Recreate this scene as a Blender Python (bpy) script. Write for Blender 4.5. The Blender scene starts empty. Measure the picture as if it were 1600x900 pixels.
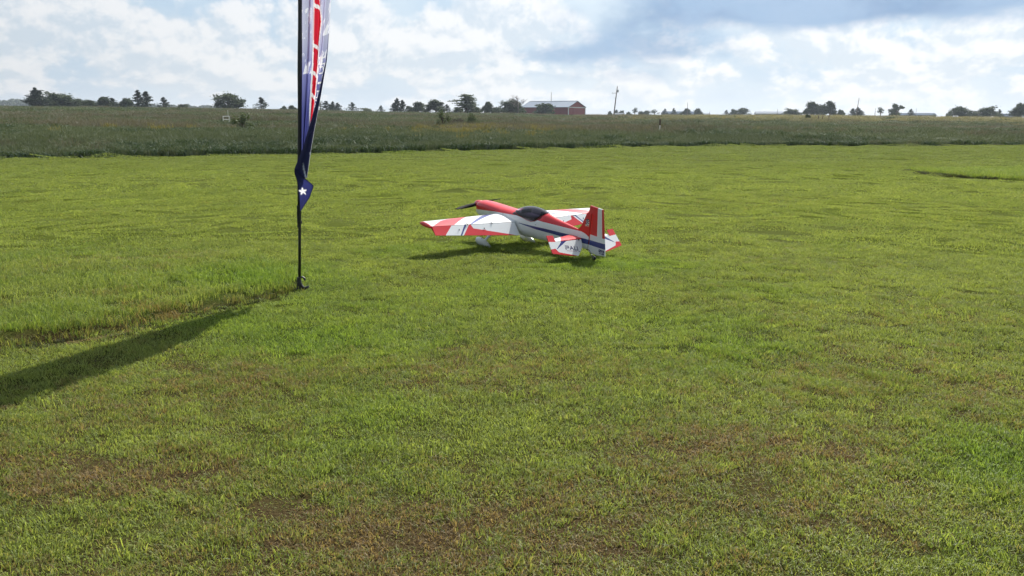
import bpy, bmesh, math, random
import numpy as np
from mathutils import Vector, Matrix

random.seed(7); np.random.seed(7)
RNG = np.random.default_rng(11)
S = bpy.context.scene
COL = S.collection
R = math.radians

# ------------------------------------------------------------------ camera
FPX, CAM_H, PITCH, ROLL = 1330.0, 1.6, R(11.3), R(0.3)      # focal length in pixels of a 1600 px wide frame
cam_d = bpy.data.cameras.new('camera'); cam = bpy.data.objects.new('camera', cam_d); COL.objects.link(cam)
cam_d.sensor_width = 36.0; cam_d.lens = 36.0*FPX/1600.0
cam_d.clip_start = 0.05; cam_d.clip_end = 20000
CF = Vector((0, math.cos(PITCH), -math.sin(PITCH))); CR0 = Vector((1, 0, 0)); CU0 = CR0.cross(CF)
CR = CR0*math.cos(ROLL)+CU0*math.sin(ROLL); CU = CU0*math.cos(ROLL)-CR0*math.sin(ROLL)
cam.matrix_world = Matrix(((CR.x, CU.x, -CF.x, 0), (CR.y, CU.y, -CF.y, 0), (CR.z, CU.z, -CF.z, CAM_H), (0, 0, 0, 1)))
S.camera = cam
S.render.resolution_x, S.render.resolution_y = 1024, 576

# ------------------------------------------------------------------ light, sky, exposure
SUN_EL, SUN_AZ = R(47), R(25)                                # azimuth clockwise from +Y
SUN_DIR = Vector((math.cos(SUN_EL)*math.sin(SUN_AZ), math.cos(SUN_EL)*math.cos(SUN_AZ), math.sin(SUN_EL)))
sl = bpy.data.lights.new('sun', 'SUN'); sl.energy = 5.0; sl.angle = R(0.53); sl.color = (1.0, 0.95, 0.87)
so = bpy.data.objects.new('sun', sl); COL.objects.link(so)
so.rotation_euler = (-SUN_DIR).to_track_quat('-Z', 'Y').to_euler(); so.location = (20, 30, 60)
S.view_settings.view_transform = 'Standard'; S.view_settings.look = 'None'
S.view_settings.exposure = 0.68; S.view_settings.gamma = 1.0; S.view_settings.use_curve_mapping = False
S.cycles.max_bounces = 4; S.cycles.diffuse_bounces = 2; S.cycles.use_adaptive_sampling = True; S.cycles.adaptive_threshold = 0.03; S.cycles.transparent_max_bounces = 8; S.cycles.volume_bounces = 0
S.cycles.use_denoising = True

class NT:
    """small node helper"""
    def __init__(s, tree): s.t = tree; s.n = tree.nodes; s.l = tree.links
    def node(s, kind, **kw):
        n = s.n.new(kind)
        for k, v in kw.items():
            if k.startswith('in_'):
                key = k[3:]; key = int(key) if key.isdigit() else key.replace('_', ' ')
                s.put(n.inputs[key], v)
            else: setattr(n, k, v)
        return n
    def put(s, sock, v):
        if isinstance(v, bpy.types.NodeSocket): s.l.new(v, sock)
        elif v is not None: sock.default_value = v
    def m(s, op, a, b=None, c=None, clamp=False):
        n = s.n.new('ShaderNodeMath'); n.operation = op; n.use_clamp = clamp
        for i, v in enumerate((a, b, c)): s.put(n.inputs[i], v)
        return n.outputs[0]
    def vm(s, op, a, b=None, out=0):
        n = s.n.new('ShaderNodeVectorMath'); n.operation = op
        s.put(n.inputs[0], a)
        if b is not None: s.put(n.inputs[1], b)
        return n.outputs[out]
    def step(s, x, a, b, smooth=True):
        n = s.n.new('ShaderNodeMapRange'); n.interpolation_type = 'SMOOTHSTEP' if smooth else 'LINEAR'
        s.put(n.inputs[0], x); n.inputs[1].default_value = a; n.inputs[2].default_value = b
        return n.outputs[0]
    def mix(s, f, a, b, mode='MIX'):
        n = s.n.new('ShaderNodeMix'); n.data_type = 'RGBA'; n.blend_type = mode; n.clamp_factor = True
        s.put(n.inputs[0], f)
        for i, v in ((6, a), (7, b)):
            s.put(n.inputs[i], (*v, 1) if isinstance(v, tuple) and len(v) == 3 else v)
        return n.outputs[2]
    def noise(s, vec, scale, detail=4, rough=0.55, dist=0.0):
        n = s.n.new('ShaderNodeTexNoise'); n.inputs['Scale'].default_value = scale
        n.inputs['Detail'].default_value = detail; n.inputs['Roughness'].default_value = rough
        n.inputs['Distortion'].default_value = dist
        if vec is not None: s.put(n.inputs['Vector'], vec)
        return n.outputs[0]

def build_world():
    w = bpy.data.worlds.new('World'); S.world = w; w.use_nodes = True
    t = NT(w.node_tree); t.n.clear()
    out = t.node('ShaderNodeOutputWorld')
    sky = t.node('ShaderNodeTexSky', sky_type='NISHITA'); sky.sun_disc = False
    sky.sun_elevation = SUN_EL; sky.sun_rotation = SUN_AZ; sky.air_density = 1.0; sky.dust_density = 1.6; sky.ozone_density = 1.2
    bg1 = t.node('ShaderNodeBackground', in_Color=sky.outputs[0], in_Strength=0.105)
    d = t.vm('NORMALIZE', t.node('ShaderNodeTexCoord').outputs['Generated'])
    sep = t.node('ShaderNodeSeparateXYZ', in_0=d)
    x, y, z = sep.outputs
    az = t.m('ARCTAN2', x, y); el = t.m('ARCSINE', z)
    # cloud space: flat bottoms, layers compressed towards the horizon
    elc = t.m('DIVIDE', el, t.m('ADD', t.m('ABSOLUTE', el), 0.30))
    def cvec(dx=0.0, dz=0.0, zs=2.4):
        n = t.node('ShaderNodeCombineXYZ')
        t.put(n.inputs[0], t.m('ADD', x, dx)); t.put(n.inputs[1], y)
        t.put(n.inputs[2], t.m('ADD', t.m('MULTIPLY', elc, zs*0.30), dz)); return n.outputs[0]
    def blob(a0, e0, sa, se):
        a = t.m('DIVIDE', t.m('SUBTRACT', az, a0), sa); e = t.m('DIVIDE', t.m('SUBTRACT', el, e0), se)
        q = t.m('ADD', t.m('MULTIPLY', a, a), t.m('MULTIPLY', e, e))
        return t.m('EXPONENT', t.m('MULTIPLY', q, -1.0))
    def add(*v):
        r = v[0]
        for k in v[1:]: r = t.m('ADD', r, k)
        return r
    def sc(v, k): return t.m('MULTIPLY', v, k)
    cosun = t.vm('DOT_PRODUCT', d, tuple(SUN_DIR), out=1)
    fwd = t.step(cosun, -0.7, 0.95, False)                       # clouds towards the sun glow brighter
    # heaped clouds: broad banks with finer billows, lit from the upper right
    base = cvec(); lit = cvec(0.006, 0.014)
    def cum(v): return t.noise(v, 11.0, 8, 0.585, 0.1)
    n0, n1 = cum(base), cum(lit)
    place = add(sc(blob(-0.02, 0.098, 0.080, 0.030), 0.18), sc(blob(-0.33, 0.075, 0.26, 0.050), 0.09),
                sc(blob(0.53, 0.080, 0.07, 0.022), 0.12), sc(blob(0.36, 0.055, 0.16, 0.030), 0.09),
                sc(blob(0.16, 0.085, 0.10, 0.050), -0.10), sc(blob(-0.52, 0.112, 0.06, 0.016), -0.10), sc(blob(-0.37, 0.122, 0.06, 0.014), -0.11),
                sc(blob(-0.13, 0.118, 0.05, 0.014), -0.07))
    dens = t.m('ADD', n0, place)
    mask = t.step(dens, 0.42, 0.53)
    shade = t.step(t.m('SUBTRACT', n0, n1), -0.070, 0.060)
    cum_col = t.mix(shade, (0.67, 0.765, 0.865), (0.99, 0.99, 1.0))
    # broad veil of pale haze and thin high cloud
    veil_n = t.noise(cvec(zs=5.0), 5.0, 3, 0.55)
    veil_col = t.mix(t.step(veil_n, 0.35, 0.65), (0.50, 0.67, 0.85), (0.70, 0.82, 0.92))
    hor = t.m('EXPONENT', t.m('MULTIPLY', t.m('ABSOLUTE', el), -24.0))
    veil_col = t.mix(sc(hor, 0.85), veil_col, (0.84, 0.895, 0.95))
    cum_col = t.mix(sc(hor, 0.55), cum_col, (0.86, 0.905, 0.95))
    col = t.mix(sc(mask, 0.92), veil_col, cum_col)
    # heavy blue-grey rain cloud bases
    dn = t.noise(cvec(zs=3.0), 9.0, 6, 0.55)
    dk = add(sc(blob(0.26, 0.130, 0.12, 0.030), 1.10), sc(blob(0.43, 0.124, 0.13, 0.028), 1.15), sc(blob(0.14, 0.100, 0.065, 0.026), 0.62), sc(blob(0.19, 0.072, 0.10, 0.016), 0.50), sc(blob(0.10, 0.045, 0.09, 0.012), 0.36),
             sc(blob(0.60, 0.065, 0.05, 0.02), 0.35), sc(blob(0.02, 0.070, 0.06, 0.010), 0.38), t.m('MULTIPLY', t.m('SUBTRACT', dn, 0.5), 1.9), sc(t.step(el, 0.10, 0.35), 0.22))
    dkm = t.step(dk, 0.20, 0.90)
    dark_col = t.mix(t.step(dn, 0.35, 0.65), (0.17, 0.31, 0.54), (0.30, 0.46, 0.69))
    col = t.mix(sc(dkm, 0.93), col, dark_col)
    glow = t.m('MULTIPLY_ADD', fwd, 0.76, 0.17)
    cl = t.node('ShaderNodeBackground', in_Color=col, in_Strength=t.m('MULTIPLY', glow, 0.78))
    cover = t.m('MULTIPLY_ADD', t.step(el, 0.06, 0.6), -0.42, 0.94)
    cover = t.m('MAXIMUM', cover, sc(t.m('MAXIMUM', mask, dkm), 0.86))
    mx = t.node('ShaderNodeMixShader'); t.put(mx.inputs[0], cover)
    t.l.new(bg1.outputs[0], mx.inputs[1]); t.l.new(cl.outputs[0], mx.inputs[2])
    t.l.new(mx.outputs[0], out.inputs[0])
    w.cycles.sampling_method = 'MANUAL'; w.cycles.sample_map_resolution = 1024
build_world()

# ------------------------------------------------------------------ materials
MAT = {}
def mat(name, color=(0.5, 0.5, 0.5), rough=0.5, metal=0.0, spec=0.5, vary=0.0, vscale=8.0, coat=0.0):
    m = bpy.data.materials.new(name); m.use_nodes = True; t = NT(m.node_tree)
    b = t.n['Principled BSDF']; b.inputs['Base Color'].default_value = (*color, 1)
    b.inputs['Roughness'].default_value = rough; b.inputs['Metallic'].default_value = metal
    b.inputs['Specular IOR Level'].default_value = spec; b.inputs['Coat Weight'].default_value = coat
    if vary:
        co = t.node('ShaderNodeTexCoord').outputs['Object']
        f = t.noise(co, vscale, 6, 0.6)
        c = t.mix(f, tuple(max(0, k*(1-vary)) for k in color), tuple(min(1, k*(1+vary)) for k in color))
        t.put(b.inputs['Base Color'], c)
        if vary > 0.07: t.put(b.inputs['Roughness'], t.m('MULTIPLY_ADD', f, 0.25, rough-0.12))
    MAT[name] = m; return m

mat('paint_red', (0.58, 0.020, 0.026), 0.30, spec=0.4, coat=0.2, vary=0.03, vscale=3)
mat('paint_white', (0.70, 0.72, 0.73), 0.30, coat=0.2, vary=0.02, vscale=3)
mat('paint_blue', (0.016, 0.032, 0.19), 0.30, coat=0.3, vary=0.05, vscale=3)
mat('paint_silver', (0.50, 0.52, 0.55), 0.35, vary=0.04)
mat('canopy_glass', (0.020, 0.018, 0.038), 0.07, spec=0.42, coat=0.0, vary=0.06, vscale=5)
mat('carbon_black', (0.010, 0.010, 0.011), 0.6, spec=0.08, vary=0.2, vscale=30)
mat('rubber', (0.018, 0.018, 0.018), 0.8, vary=0.2, vscale=40)
mat('metal_bright', (0.7, 0.7, 0.7), 0.25, metal=0.9, vary=0.1)
mat('gap_dark', (0.030, 0.030, 0.036), 0.7, vary=0.2)
mat('print_navy', (0.020, 0.022, 0.10), 0.4, vary=0.05)
mat('print_redgrey', (0.38, 0.18, 0.22), 0.5, vary=0.1)
mat('print_grey', (0.34, 0.35, 0.38), 0.5, vary=0.1)
mat('print_gold', (0.50, 0.36, 0.20), 0.5, vary=0.1)
mat('print_black', (0.03, 0.03, 0.04), 0.5, vary=0.1)
mat('pole_black', (0.014, 0.015, 0.017), 0.42, vary=0.25, vscale=20)
mat('cast_iron', (0.022, 0.023, 0.027), 0.55, vary=0.35, vscale=25)
mat('barn_red', (0.235, 0.042, 0.046), 0.6, vary=0.22, vscale=0.8)
mat('trim_white', (0.72, 0.72, 0.70), 0.5, vary=0.08)
mat('pole_wood', (0.16, 0.13, 0.11), 0.85, vary=0.3, vscale=2)
mat('post_wood', (0.09, 0.065, 0.045), 0.9, vary=0.3, vscale=6)
mat('galvanised', (0.38, 0.40, 0.43), 0.45, metal=0.4, vary=0.1)
mat('wall_pale', (0.26, 0.28, 0.31), 0.9, spec=0.0, vary=0.06, vscale=0.5)
mat('roof_grey', (0.10, 0.125, 0.16), 0.9, spec=0.0, vary=0.1, vscale=0.5)
mat('glass_dark', (0.03, 0.035, 0.04), 0.15, vary=0.1)
mat('plastic_white', (0.75, 0.75, 0.72), 0.45, vary=0.05)
mat('bark', (0.085, 0.065, 0.05), 0.9, vary=0.35, vscale=3)
mat('dead_wood', (0.17, 0.15, 0.13), 0.9, vary=0.3, vscale=3)

def corrugated(name, color, period, axis, rough, metal):
    m = mat(name, color, rough, metal, vary=0.10, vscale=0.6); t = NT(m.node_tree); b = t.n['Principled BSDF']
    co = t.node('ShaderNodeTexCoord').outputs['Object']
    wv = t.node('ShaderNodeTexWave', bands_direction=axis); t.put(wv.inputs['Vector'], co); wv.inputs['Scale'].default_value = 0.314/period*2
    bp = t.node('ShaderNodeBump', in_Strength=0.5, in_Distance=0.03); t.put(bp.inputs['Height'], wv.outputs[1])
    t.put(b.inputs['Normal'], bp.outputs[0]); return m
corrugated('barn_siding', (0.235, 0.042, 0.046), 0.3, 'X', 0.6, 0)
corrugated('barn_siding_end', (0.27, 0.048, 0.05), 0.3, 'Y', 0.6, 0)
corrugated('barn_roof', (0.14, 0.18, 0.24), 0.6, 'X', 0.6, 0.1)

def foliage(name, dark, light, trans=0.35, island=True, attr=None, wscale=0.0, dry=None, straw=None, rough=0.55):
    """leaf / blade: diffuse + light passing through; colour differs from blade to blade and across the ground"""
    m = bpy.data.materials.new(name); m.use_nodes = True; t = NT(m.node_tree); t.n.clear()
    out = t.node('ShaderNodeOutputMaterial')
    rnd = t.node('ShaderNodeAttribute', attribute_name='rnd').outputs['Fac']
    c = t.mix(rnd, dark, light)
    pos = t.node('ShaderNodeNewGeometry').outputs['Position']
    if wscale:
        f = t.noise(pos, wscale, 4, 0.6)
        c = t.mix(t.step(f, 0.3, 0.7, False), c, tuple(k*1.45 for k in light), 'MIX') if False else t.mix(t.step(f, 0.35, 0.68, False), t.mix(1.0, c, (0.84, 0.86, 0.84), 'MULTIPLY'), t.mix(1.0, c, (1.16, 1.14, 1.06), 'MULTIPLY'))
    if name == 'lawn_blade':                    # blades darker and less yellow further out
        sp = t.node('ShaderNodeSeparateXYZ', in_0=pos); fy = t.step(sp.outputs[1], 17.0, 40.0)
        c = t.mix(t.m('MULTIPLY', fy, 0.75), c, t.mix(rnd, (0.070, 0.098, 0.034), (0.215, 0.270, 0.100)))
    if dry:
        a = t.node('ShaderNodeAttribute', attribute_type='INSTANCER', attribute_name='dry').outputs['Fac']
        pn = t.m('MULTIPLY_ADD', t.noise(pos, 6.5, 4, 0.68), 1.9, -0.95)
        k = t.step(t.m('ADD', t.m('ADD', a, pn), t.m('MULTIPLY_ADD', rnd, 0.7, -0.35)), 0.28, 0.80)
        c = t.mix(k, c, t.mix(t.m('FRACT', t.m('MULTIPLY', rnd, 7.3)), dry, straw or dry))
        g = t.node('ShaderNodeAttribute', attribute_type='INSTANCER', attribute_name='lush').outputs['Fac']
        c = t.mix(t.m('MULTIPLY', g, 0.8), c, t.mix(rnd, (0.070, 0.150, 0.014), (0.21, 0.36, 0.04)))
    df = t.node('ShaderNodeBsdfDiffuse'); tr = t.node('ShaderNodeBsdfTranslucent'); gl = t.node('ShaderNodeBsdfGlossy', in_Roughness=rough)
    t.put(df.inputs[0], c); t.put(tr.inputs[0], t.mix(1.0, c, (1.25, 1.2, 0.7), 'MULTIPLY')); gl.inputs[0].default_value = (0.5, 0.5, 0.5, 1)
    a = t.node('ShaderNodeMixShader', in_0=trans); t.l.new(df.outputs[0], a.inputs[1]); t.l.new(tr.outputs[0], a.inputs[2])
    b = t.node('ShaderNodeMixShader', in_0=0.045); t.l.new(a.outputs[0], b.inputs[1]); t.l.new(gl.outputs[0], b.inputs[2])
    t.l.new(b.outputs[0], out.inputs[0]); MAT[name] = m; return m
foliage('lawn_blade', (0.084, 0.122, 0.028), (0.360, 0.432, 0.118), 0.52, wscale=0.9, dry=(0.155, 0.094, 0.050), straw=(0.33, 0.26, 0.13))
foliage('long_blade', (0.080, 0.130, 0.028), (0.34, 0.40, 0.110), 0.50, wscale=0.9, dry=(0.150, 0.088, 0.042), straw=(0.33, 0.26, 0.12))
foliage('meadow_green', (0.060, 0.084, 0.048), (0.134, 0.162, 0.092), 0.22, wscale=0.05)  # meadow grass colours darkened, partly to carry cloud shade over the field
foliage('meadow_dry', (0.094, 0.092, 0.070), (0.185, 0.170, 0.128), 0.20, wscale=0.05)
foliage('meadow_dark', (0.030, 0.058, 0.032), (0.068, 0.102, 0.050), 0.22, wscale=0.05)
foliage('meadow_pale', (0.18, 0.168, 0.095), (0.30, 0.275, 0.155), 0.25, wscale=0.05)  # paler grass colour paints the sunlit strip of the field
foliage('edge_weed', (0.040, 0.048, 0.020), (0.090, 0.095, 0.040), 0.25)  # dark tone paints the shade line in front of the longer grass
foliage('flower_yellow', (0.19, 0.17, 0.05), (0.28, 0.24, 0.07), 0.2)
foliage('flower_white', (0.5, 0.5, 0.48), (0.7, 0.7, 0.68), 0.2)
foliage('leaf_cedar', (0.017, 0.031, 0.022), (0.048, 0.068, 0.044), 0.15)
foliage('leaf_dark', (0.032, 0.050, 0.028), (0.080, 0.108, 0.056), 0.22)
foliage('leaf_pale', (0.060, 0.082, 0.050), (0.13, 0.16, 0.10), 0.25)
foliage('leaf_bush', (0.028, 0.046, 0.018), (0.06, 0.085, 0.032), 0.22)
foliage('leaf_field', (0.060, 0.092, 0.042), (0.12, 0.155, 0.075), 0.25)
foliage('leaf_purple', (0.045, 0.040, 0.040), (0.085, 0.070, 0.068), 0.2)

def tinted_glass():
    m = bpy.data.materials.new('canopy_tint'); m.use_nodes = True; t = NT(m.node_tree); t.n.clear(); out = t.node('ShaderNodeOutputMaterial')
    co = t.node('ShaderNodeTexCoord').outputs['Object']; f = t.noise(co, 4.0, 3, 0.5)
    tr = t.node('ShaderNodeBsdfTransparent'); t.put(tr.inputs[0], t.mix(f, (0.24, 0.22, 0.31), (0.34, 0.32, 0.42)))
    gl = t.node('ShaderNodeBsdfGlossy', in_Roughness=0.04); gl.inputs[0].default_value = (1, 1, 1, 1)
    fr = t.node('ShaderNodeFresnel', in_IOR=1.45); mx = t.node('ShaderNodeMixShader'); t.put(mx.inputs[0], fr.outputs[0])
    t.l.new(tr.outputs[0], mx.inputs[1]); t.l.new(gl.outputs[0], mx.inputs[2]); t.l.new(mx.outputs[0], out.inputs[0]); MAT['canopy_tint'] = m
tinted_glass()

# ------------------------------------------------------------------ mesh helpers
class MB:
    def __init__(s): s.v = []; s.f = []; s.mi = []
    def add(s, vs, fs, mi=0):
        o = len(s.v); s.v += [tuple(v) for v in vs]; s.f += [tuple(i+o for i in f) for f in fs]; s.mi += [mi]*len(fs)
    def box(s, c, d, rot=None, mi=0):
        vs = [Vector((sx*d[0]/2, sy*d[1]/2, sz*d[2]/2)) for sx in (-1, 1) for sy in (-1, 1) for sz in (-1, 1)]
        if rot is not None: vs = [rot @ v for v in vs]
        s.add([v+Vector(c) for v in vs], [(0, 1, 3, 2), (4, 6, 7, 5), (0, 4, 5, 1), (2, 3, 7, 6), (0, 2, 6, 4), (1, 5, 7, 3)], mi)
    def tube(s, pts, rad, seg=10, mi=0, cap=True):
        pts = [Vector(p) for p in pts]; rad = rad if hasattr(rad, '__len__') else [rad]*len(pts)
        vs = []; up = None
        for i, p in enumerate(pts):
            d = (pts[min(i+1, len(pts)-1)]-pts[max(i-1, 0)]).normalized()
            if up is None: up = Vector((0, 0, 1)) if abs(d.z) < 0.9 else Vector((1, 0, 0))
            a = d.cross(up).normalized(); b = d.cross(a).normalized(); up = a.cross(d) if a.cross(d).length > 0.1 else up
            vs += [p+(a*math.cos(2*math.pi*k/seg)+b*math.sin(2*math.pi*k/seg))*rad[i] for k in range(seg)]
        fs = [(i*seg+k, i*seg+(k+1) % seg, (i+1)*seg+(k+1) % seg, (i+1)*seg+k) for i in range(len(pts)-1) for k in range(seg)]
        if cap: fs += [tuple(range(seg))[::-1], tuple((len(pts)-1)*seg+k for k in range(seg))]
        s.add(vs, fs, mi)
    def loft(s, rings, mi=0, closed=True, cap=True):
        n = len(rings[0]); vs = [p for r in rings for p in r]; kk = n if closed else n-1
        fs = [(i*n+k, i*n+(k+1) % n, (i+1)*n+(k+1) % n, (i+1)*n+k) for i in range(len(rings)-1) for k in range(kk)]
        if cap and closed: fs += [tuple(range(n))[::-1], tuple((len(rings)-1)*n+k for k in range(n))]
        s.add(vs, fs, mi)
    def build(s, name, mats, parent=None, smooth=False, angle=None):
        me = bpy.data.meshes.new(name); me.from_pydata(s.v, [], s.f); me.validate(clean_customdata=False); me.update()
        mats = mats if isinstance(mats, (list, tuple)) else [mats]
        for m in mats: me.materials.append(MAT[m] if isinstance(m, str) else m)
        if len(me.polygons) == len(s.mi): me.polygons.foreach_set('material_index', s.mi)
        bm = bmesh.new(); bm.from_mesh(me); bmesh.ops.recalc_face_normals(bm, faces=bm.faces); bm.to_mesh(me); bm.free()
        if smooth:
            me.shade_smooth()
            if angle: 
                try: me.set_sharp_from_angle(angle=R(angle))
                except Exception: pass
        o = bpy.data.objects.new(name, me); COL.objects.link(o)
        if parent: o.parent = parent
        return o

def tag(o, label=None, cat=None, group=None, kind=None):
    if label: o['label'] = label
    if cat: o['category'] = cat
    if group: o['group'] = group
    if kind: o['kind'] = kind
    return o
def empty(name, loc=(0, 0, 0), rz=0.0, label=None, cat=None, group=None):
    o = bpy.data.objects.new(name, None); COL.objects.link(o); o.location = loc; o.rotation_euler = (0, 0, rz); o.empty_display_size = 0.2
    return tag(o, label, cat, group)
def copy_tree(o, parent=None):
    c = o.copy(); COL.objects.link(c); c.parent = parent
    for ch in list(o.children): copy_tree(ch, c)
    return c

# numpy value noise
def _hash(i, j, seed):
    h = (i.astype(np.int64)*374761393+j.astype(np.int64)*668265263+seed*1442695041) & 0xffffffff
    h = ((h ^ (h >> 13))*1274126177) & 0xffffffff
    return ((h ^ (h >> 16)) & 0xffff)/65535.0
def vnoise(x, y, seed=0):
    i, j = np.floor(x), np.floor(y); u, v = x-i, y-j; u = u*u*(3-2*u); v = v*v*(3-2*v)
    a, b, c, d = _hash(i, j, seed), _hash(i+1, j, seed), _hash(i, j+1, seed), _hash(i+1, j+1, seed)
    return (a*(1-u)+b*u)*(1-v)+(c*(1-u)+d*u)*v
def fbm(x, y, seed=0, oct=4):
    s = 0; a = 0.5; n = 0
    for k in range(oct): s = s+a*vnoise(x*2**k+k*17.3, y*2**k-k*9.1, seed+k); n += a; a *= 0.55
    return s/n
def sstep(x, a, b): t = np.clip((x-a)/(b-a), 0, 1); return t*t*(3-2*t)

def ray(px, py): return (CF+CR*((px-800)/FPX)+CU*((450-py)/FPX)).normalized()
def gpt(px, py, z=0.0):
    d = ray(px, py); t = (z-CAM_H)/d.z; return Vector((0, 0, CAM_H))+d*t
def az_of(px, py=180.0): d = ray(px, py); return math.atan2(d.x, d.y)

# ------------------------------------------------------------------ ground: mown lawn and rising meadow
EDGE = [(-200, -50), (-120, -18), (-60, 10.5), (-19.0, 31.8), (-15.1, 33.8), (-10.9, 36.7), (-6.9, 38.5), (-0.7, 44.1), (7.3, 49.2), (15.6, 52.8), (23.5, 53.0), (34.7, 58.6), (70, 76), (160, 110), (260, 120)]
EX = np.array([e[0] for e in EDGE], float); EY = np.array([e[1] for e in EDGE], float)
def edge_radius(az):
    """distance from the camera foot to the lawn's far edge, for directions az"""
    az = np.atleast_1d(az).astype(float); out = np.full(az.shape, 140.0)
    dx, dy = np.sin(az), np.cos(az)
    for k in range(len(EX)-1):
        ax, ay, bx, by = EX[k], EY[k], EX[k+1], EY[k+1]; ex, ey = bx-ax, by-ay
        den = dx*ey-dy*ex; den = np.where(np.abs(den) < 1e-9, 1e-9, den)
        t = (ax*ey-ay*ex)/den; u = (ax*dy-ay*dx)/den
        ok = (t > 0) & (u >= 0) & (u <= 1); out = np.where(ok, np.minimum(out, t), out)
    return out
SKY_PX = [(0, 166), (100, 167), (200, 168), (300, 169), (400, 170.5), (500, 172.5), (600, 175), (700, 176.5), (800, 177.5), (900, 180), (1000, 180), (1100, 180), (1200, 179.8), (1300, 180.6), (1400, 181.6), (1500, 183), (1600, 183.6)]
_sa, _ss = [], []
for px, py in SKY_PX:
    d = ray(px, py); _sa.append(math.atan2(d.x, d.y)); _ss.append(d.z/math.hypot(d.x, d.y))
_sa = np.array([-3.2, -0.9]+_sa+[0.9, 3.2]); _ss = np.array([0.006, 0.012]+_ss+[0.003, 0.004])
RC = 250.0; MEADOW_H = 0.35
def height(x, y):
    x = np.asarray(x, float); y = np.asarray(y, float); r = np.hypot(x, y); az = np.arctan2(x, y)
    re = edge_radius(az.ravel()).reshape(az.shape); slope = np.interp(az, _sa, _ss)
    zc = CAM_H+slope*RC-MEADOW_H
    t = np.clip((r-re)/(RC-re), 0, None); tt = np.minimum(t, 1)
    prof = tt*(1.12-0.12*tt)
    z = zc*prof*np.where(t > 0, 1, 0)
    z = z+np.where(r > RC, 0.82*slope*(np.minimum(r, 1800)-RC), 0)
    m = sstep(r-re, 2, 40)*(1-sstep(r, 180, 260))
    z = z+bank(x, y)
    return z+m*0.55*(fbm(x/18, y/30, 5, 3)-0.5)*np.clip((r-re)/60, 0, 1)
def bank(x, y):
    """low raised bank that carries the longer grass left of the banner"""
    x = np.asarray(x, float); y = np.asarray(y, float); r = np.hypot(x, y)
    return np.where(inside(LONG_L, x, y), 0.072*sstep(dist_line(LONG_L[:8], x, y), 0.0, 0.16)*(1-sstep(r, 8.5, 12.0)), 0.0)
def hz(x, y): return float(height(np.array([x]), np.array([y]))[0])

# longer uncut grass beside the banner, and a far strip on the right
LONG_L = [gpt(*p).xy for p in [(470, 453), (440, 460), (385, 474), (300, 492), (200, 517), (100, 533), (0, 546)]]
LONG_L = LONG_L+[Vector((-4.4, 5.4)), Vector((-9, 7.4)), Vector((-16, 9)), Vector((-14, 12.5))]+[gpt(*p).xy for p in [(0, 398), (150, 388), (300, 388), (400, 402), (450, 428)]]
LONG_R = [gpt(*p).xy for p in [(1418, 268), (1460, 274), (1530, 279), (1600, 283)]]+[Vector((26, 23)), Vector((34, 28)), Vector((30, 33))]+[gpt(*p).xy for p in [(1600, 262), (1480, 263)]]
def inside(poly, x, y):
    c = np.zeros(x.shape, bool); n = len(poly)
    for i in range(n):
        (x1, y1), (x2, y2) = poly[i], poly[(i+1) % n]
        k = ((y1 > y) != (y2 > y)) & (x < (x2-x1)*(y-y1)/((y2-y1) if abs(y2-y1) > 1e-9 else 1e-9)+x1); c ^= k
    return c
def dist_line(line, x, y):
    d = np.full(x.shape, 1e9)
    for (x1, y1), (x2, y2) in zip(line[:-1], line[1:]):
        ex, ey = x2-x1, y2-y1; t = np.clip(((x-x1)*ex+(y-y1)*ey)/(ex*ex+ey*ey), 0, 1); d = np.minimum(d, np.hypot(x-x1-t*ex, y-y1-t*ey))
    return d

PATCHES = [(100, 745, .75, .5), (210, 745, .6, .35), (330, 590, .5, .5), (430, 595, .5, .5), (560, 850, 1., .45), (700, 870, .9, .4), (640, 560, .5, .7), (1040, 740, .8, .5), (1180, 700, .9, .6), (1240, 770, .7, .4), (820, 800, .7, .4), (120, 640, .5, .5),
           (1260, 620, .5, .6), (1450, 600, .4, .9), (420, 860, .55, .3), (900, 870, .6, .35), (1000, 560, .35, .8), (300, 660, .5, .4), (20, 700, .5, .4), (1340, 470, .35, 1.2), (1250, 320, .45, 3.5), (1420, 345, .35, 3), (1200, 420, .3, 1.6), (700, 640, -.5, .5), (900, 690, -.5, .5), (1560, 740, -.7, .5), (1540, 870, -.7, .35), (560, 690, -.5, .4), (500, 400, -.4, 1.2), (960, 400, -.4, 1.3), (380, 780, -.4, .3)]
PATCHES = [(*gpt(px, py).xy, s, r) for px, py, s, r in PATCHES]
LUSH = [(1570, 740, .6, .45), (1540, 880, .55, .3), (1500, 650, .5, .5), (620, 650, .5, .3), (640, 770, .35, .4), (520, 690, .35, .4), (430, 440, .7, .9), (960, 408, .55, .8), (1180, 560, .4, .5), (980, 640, .3, .4), (1380, 590, .4, .3), (880, 720, .3, .3), (330, 520, .3, .6), (480, 540, .35, .8), (740, 470, .3, 1.4), (1330, 840, .3, .2)]
LUSH = [(*gpt(px, py).xy, s, r) for px, py, s, r in LUSH]
def dryness(x, y):
    r = np.hypot(x, y); b = 0.15+0.75*(fbm(x/0.9, y/0.45, 3, 4)-0.5)+0.35*(fbm(x/3.2, y/3.2, 9, 3)-0.5)
    near = 1-sstep(r, 4.2, 9.0)
    b = b*(0.55+0.45*near)-0.04*(1-near)+0.06*(1-sstep(r, 2.8, 5.5))
    b = b+0.55*np.exp(-(dist_line(LONG_L[:8], x, y)/0.10)**2)
    for px, py, s, q in PATCHES: b = b+0.25*s*np.exp(-((x-px)**2*.6+(y-py)**2*1.8)/(q*q))*(0.4+1.2*fbm(x/0.3, y/0.2, 13, 3))
    return b
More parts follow.
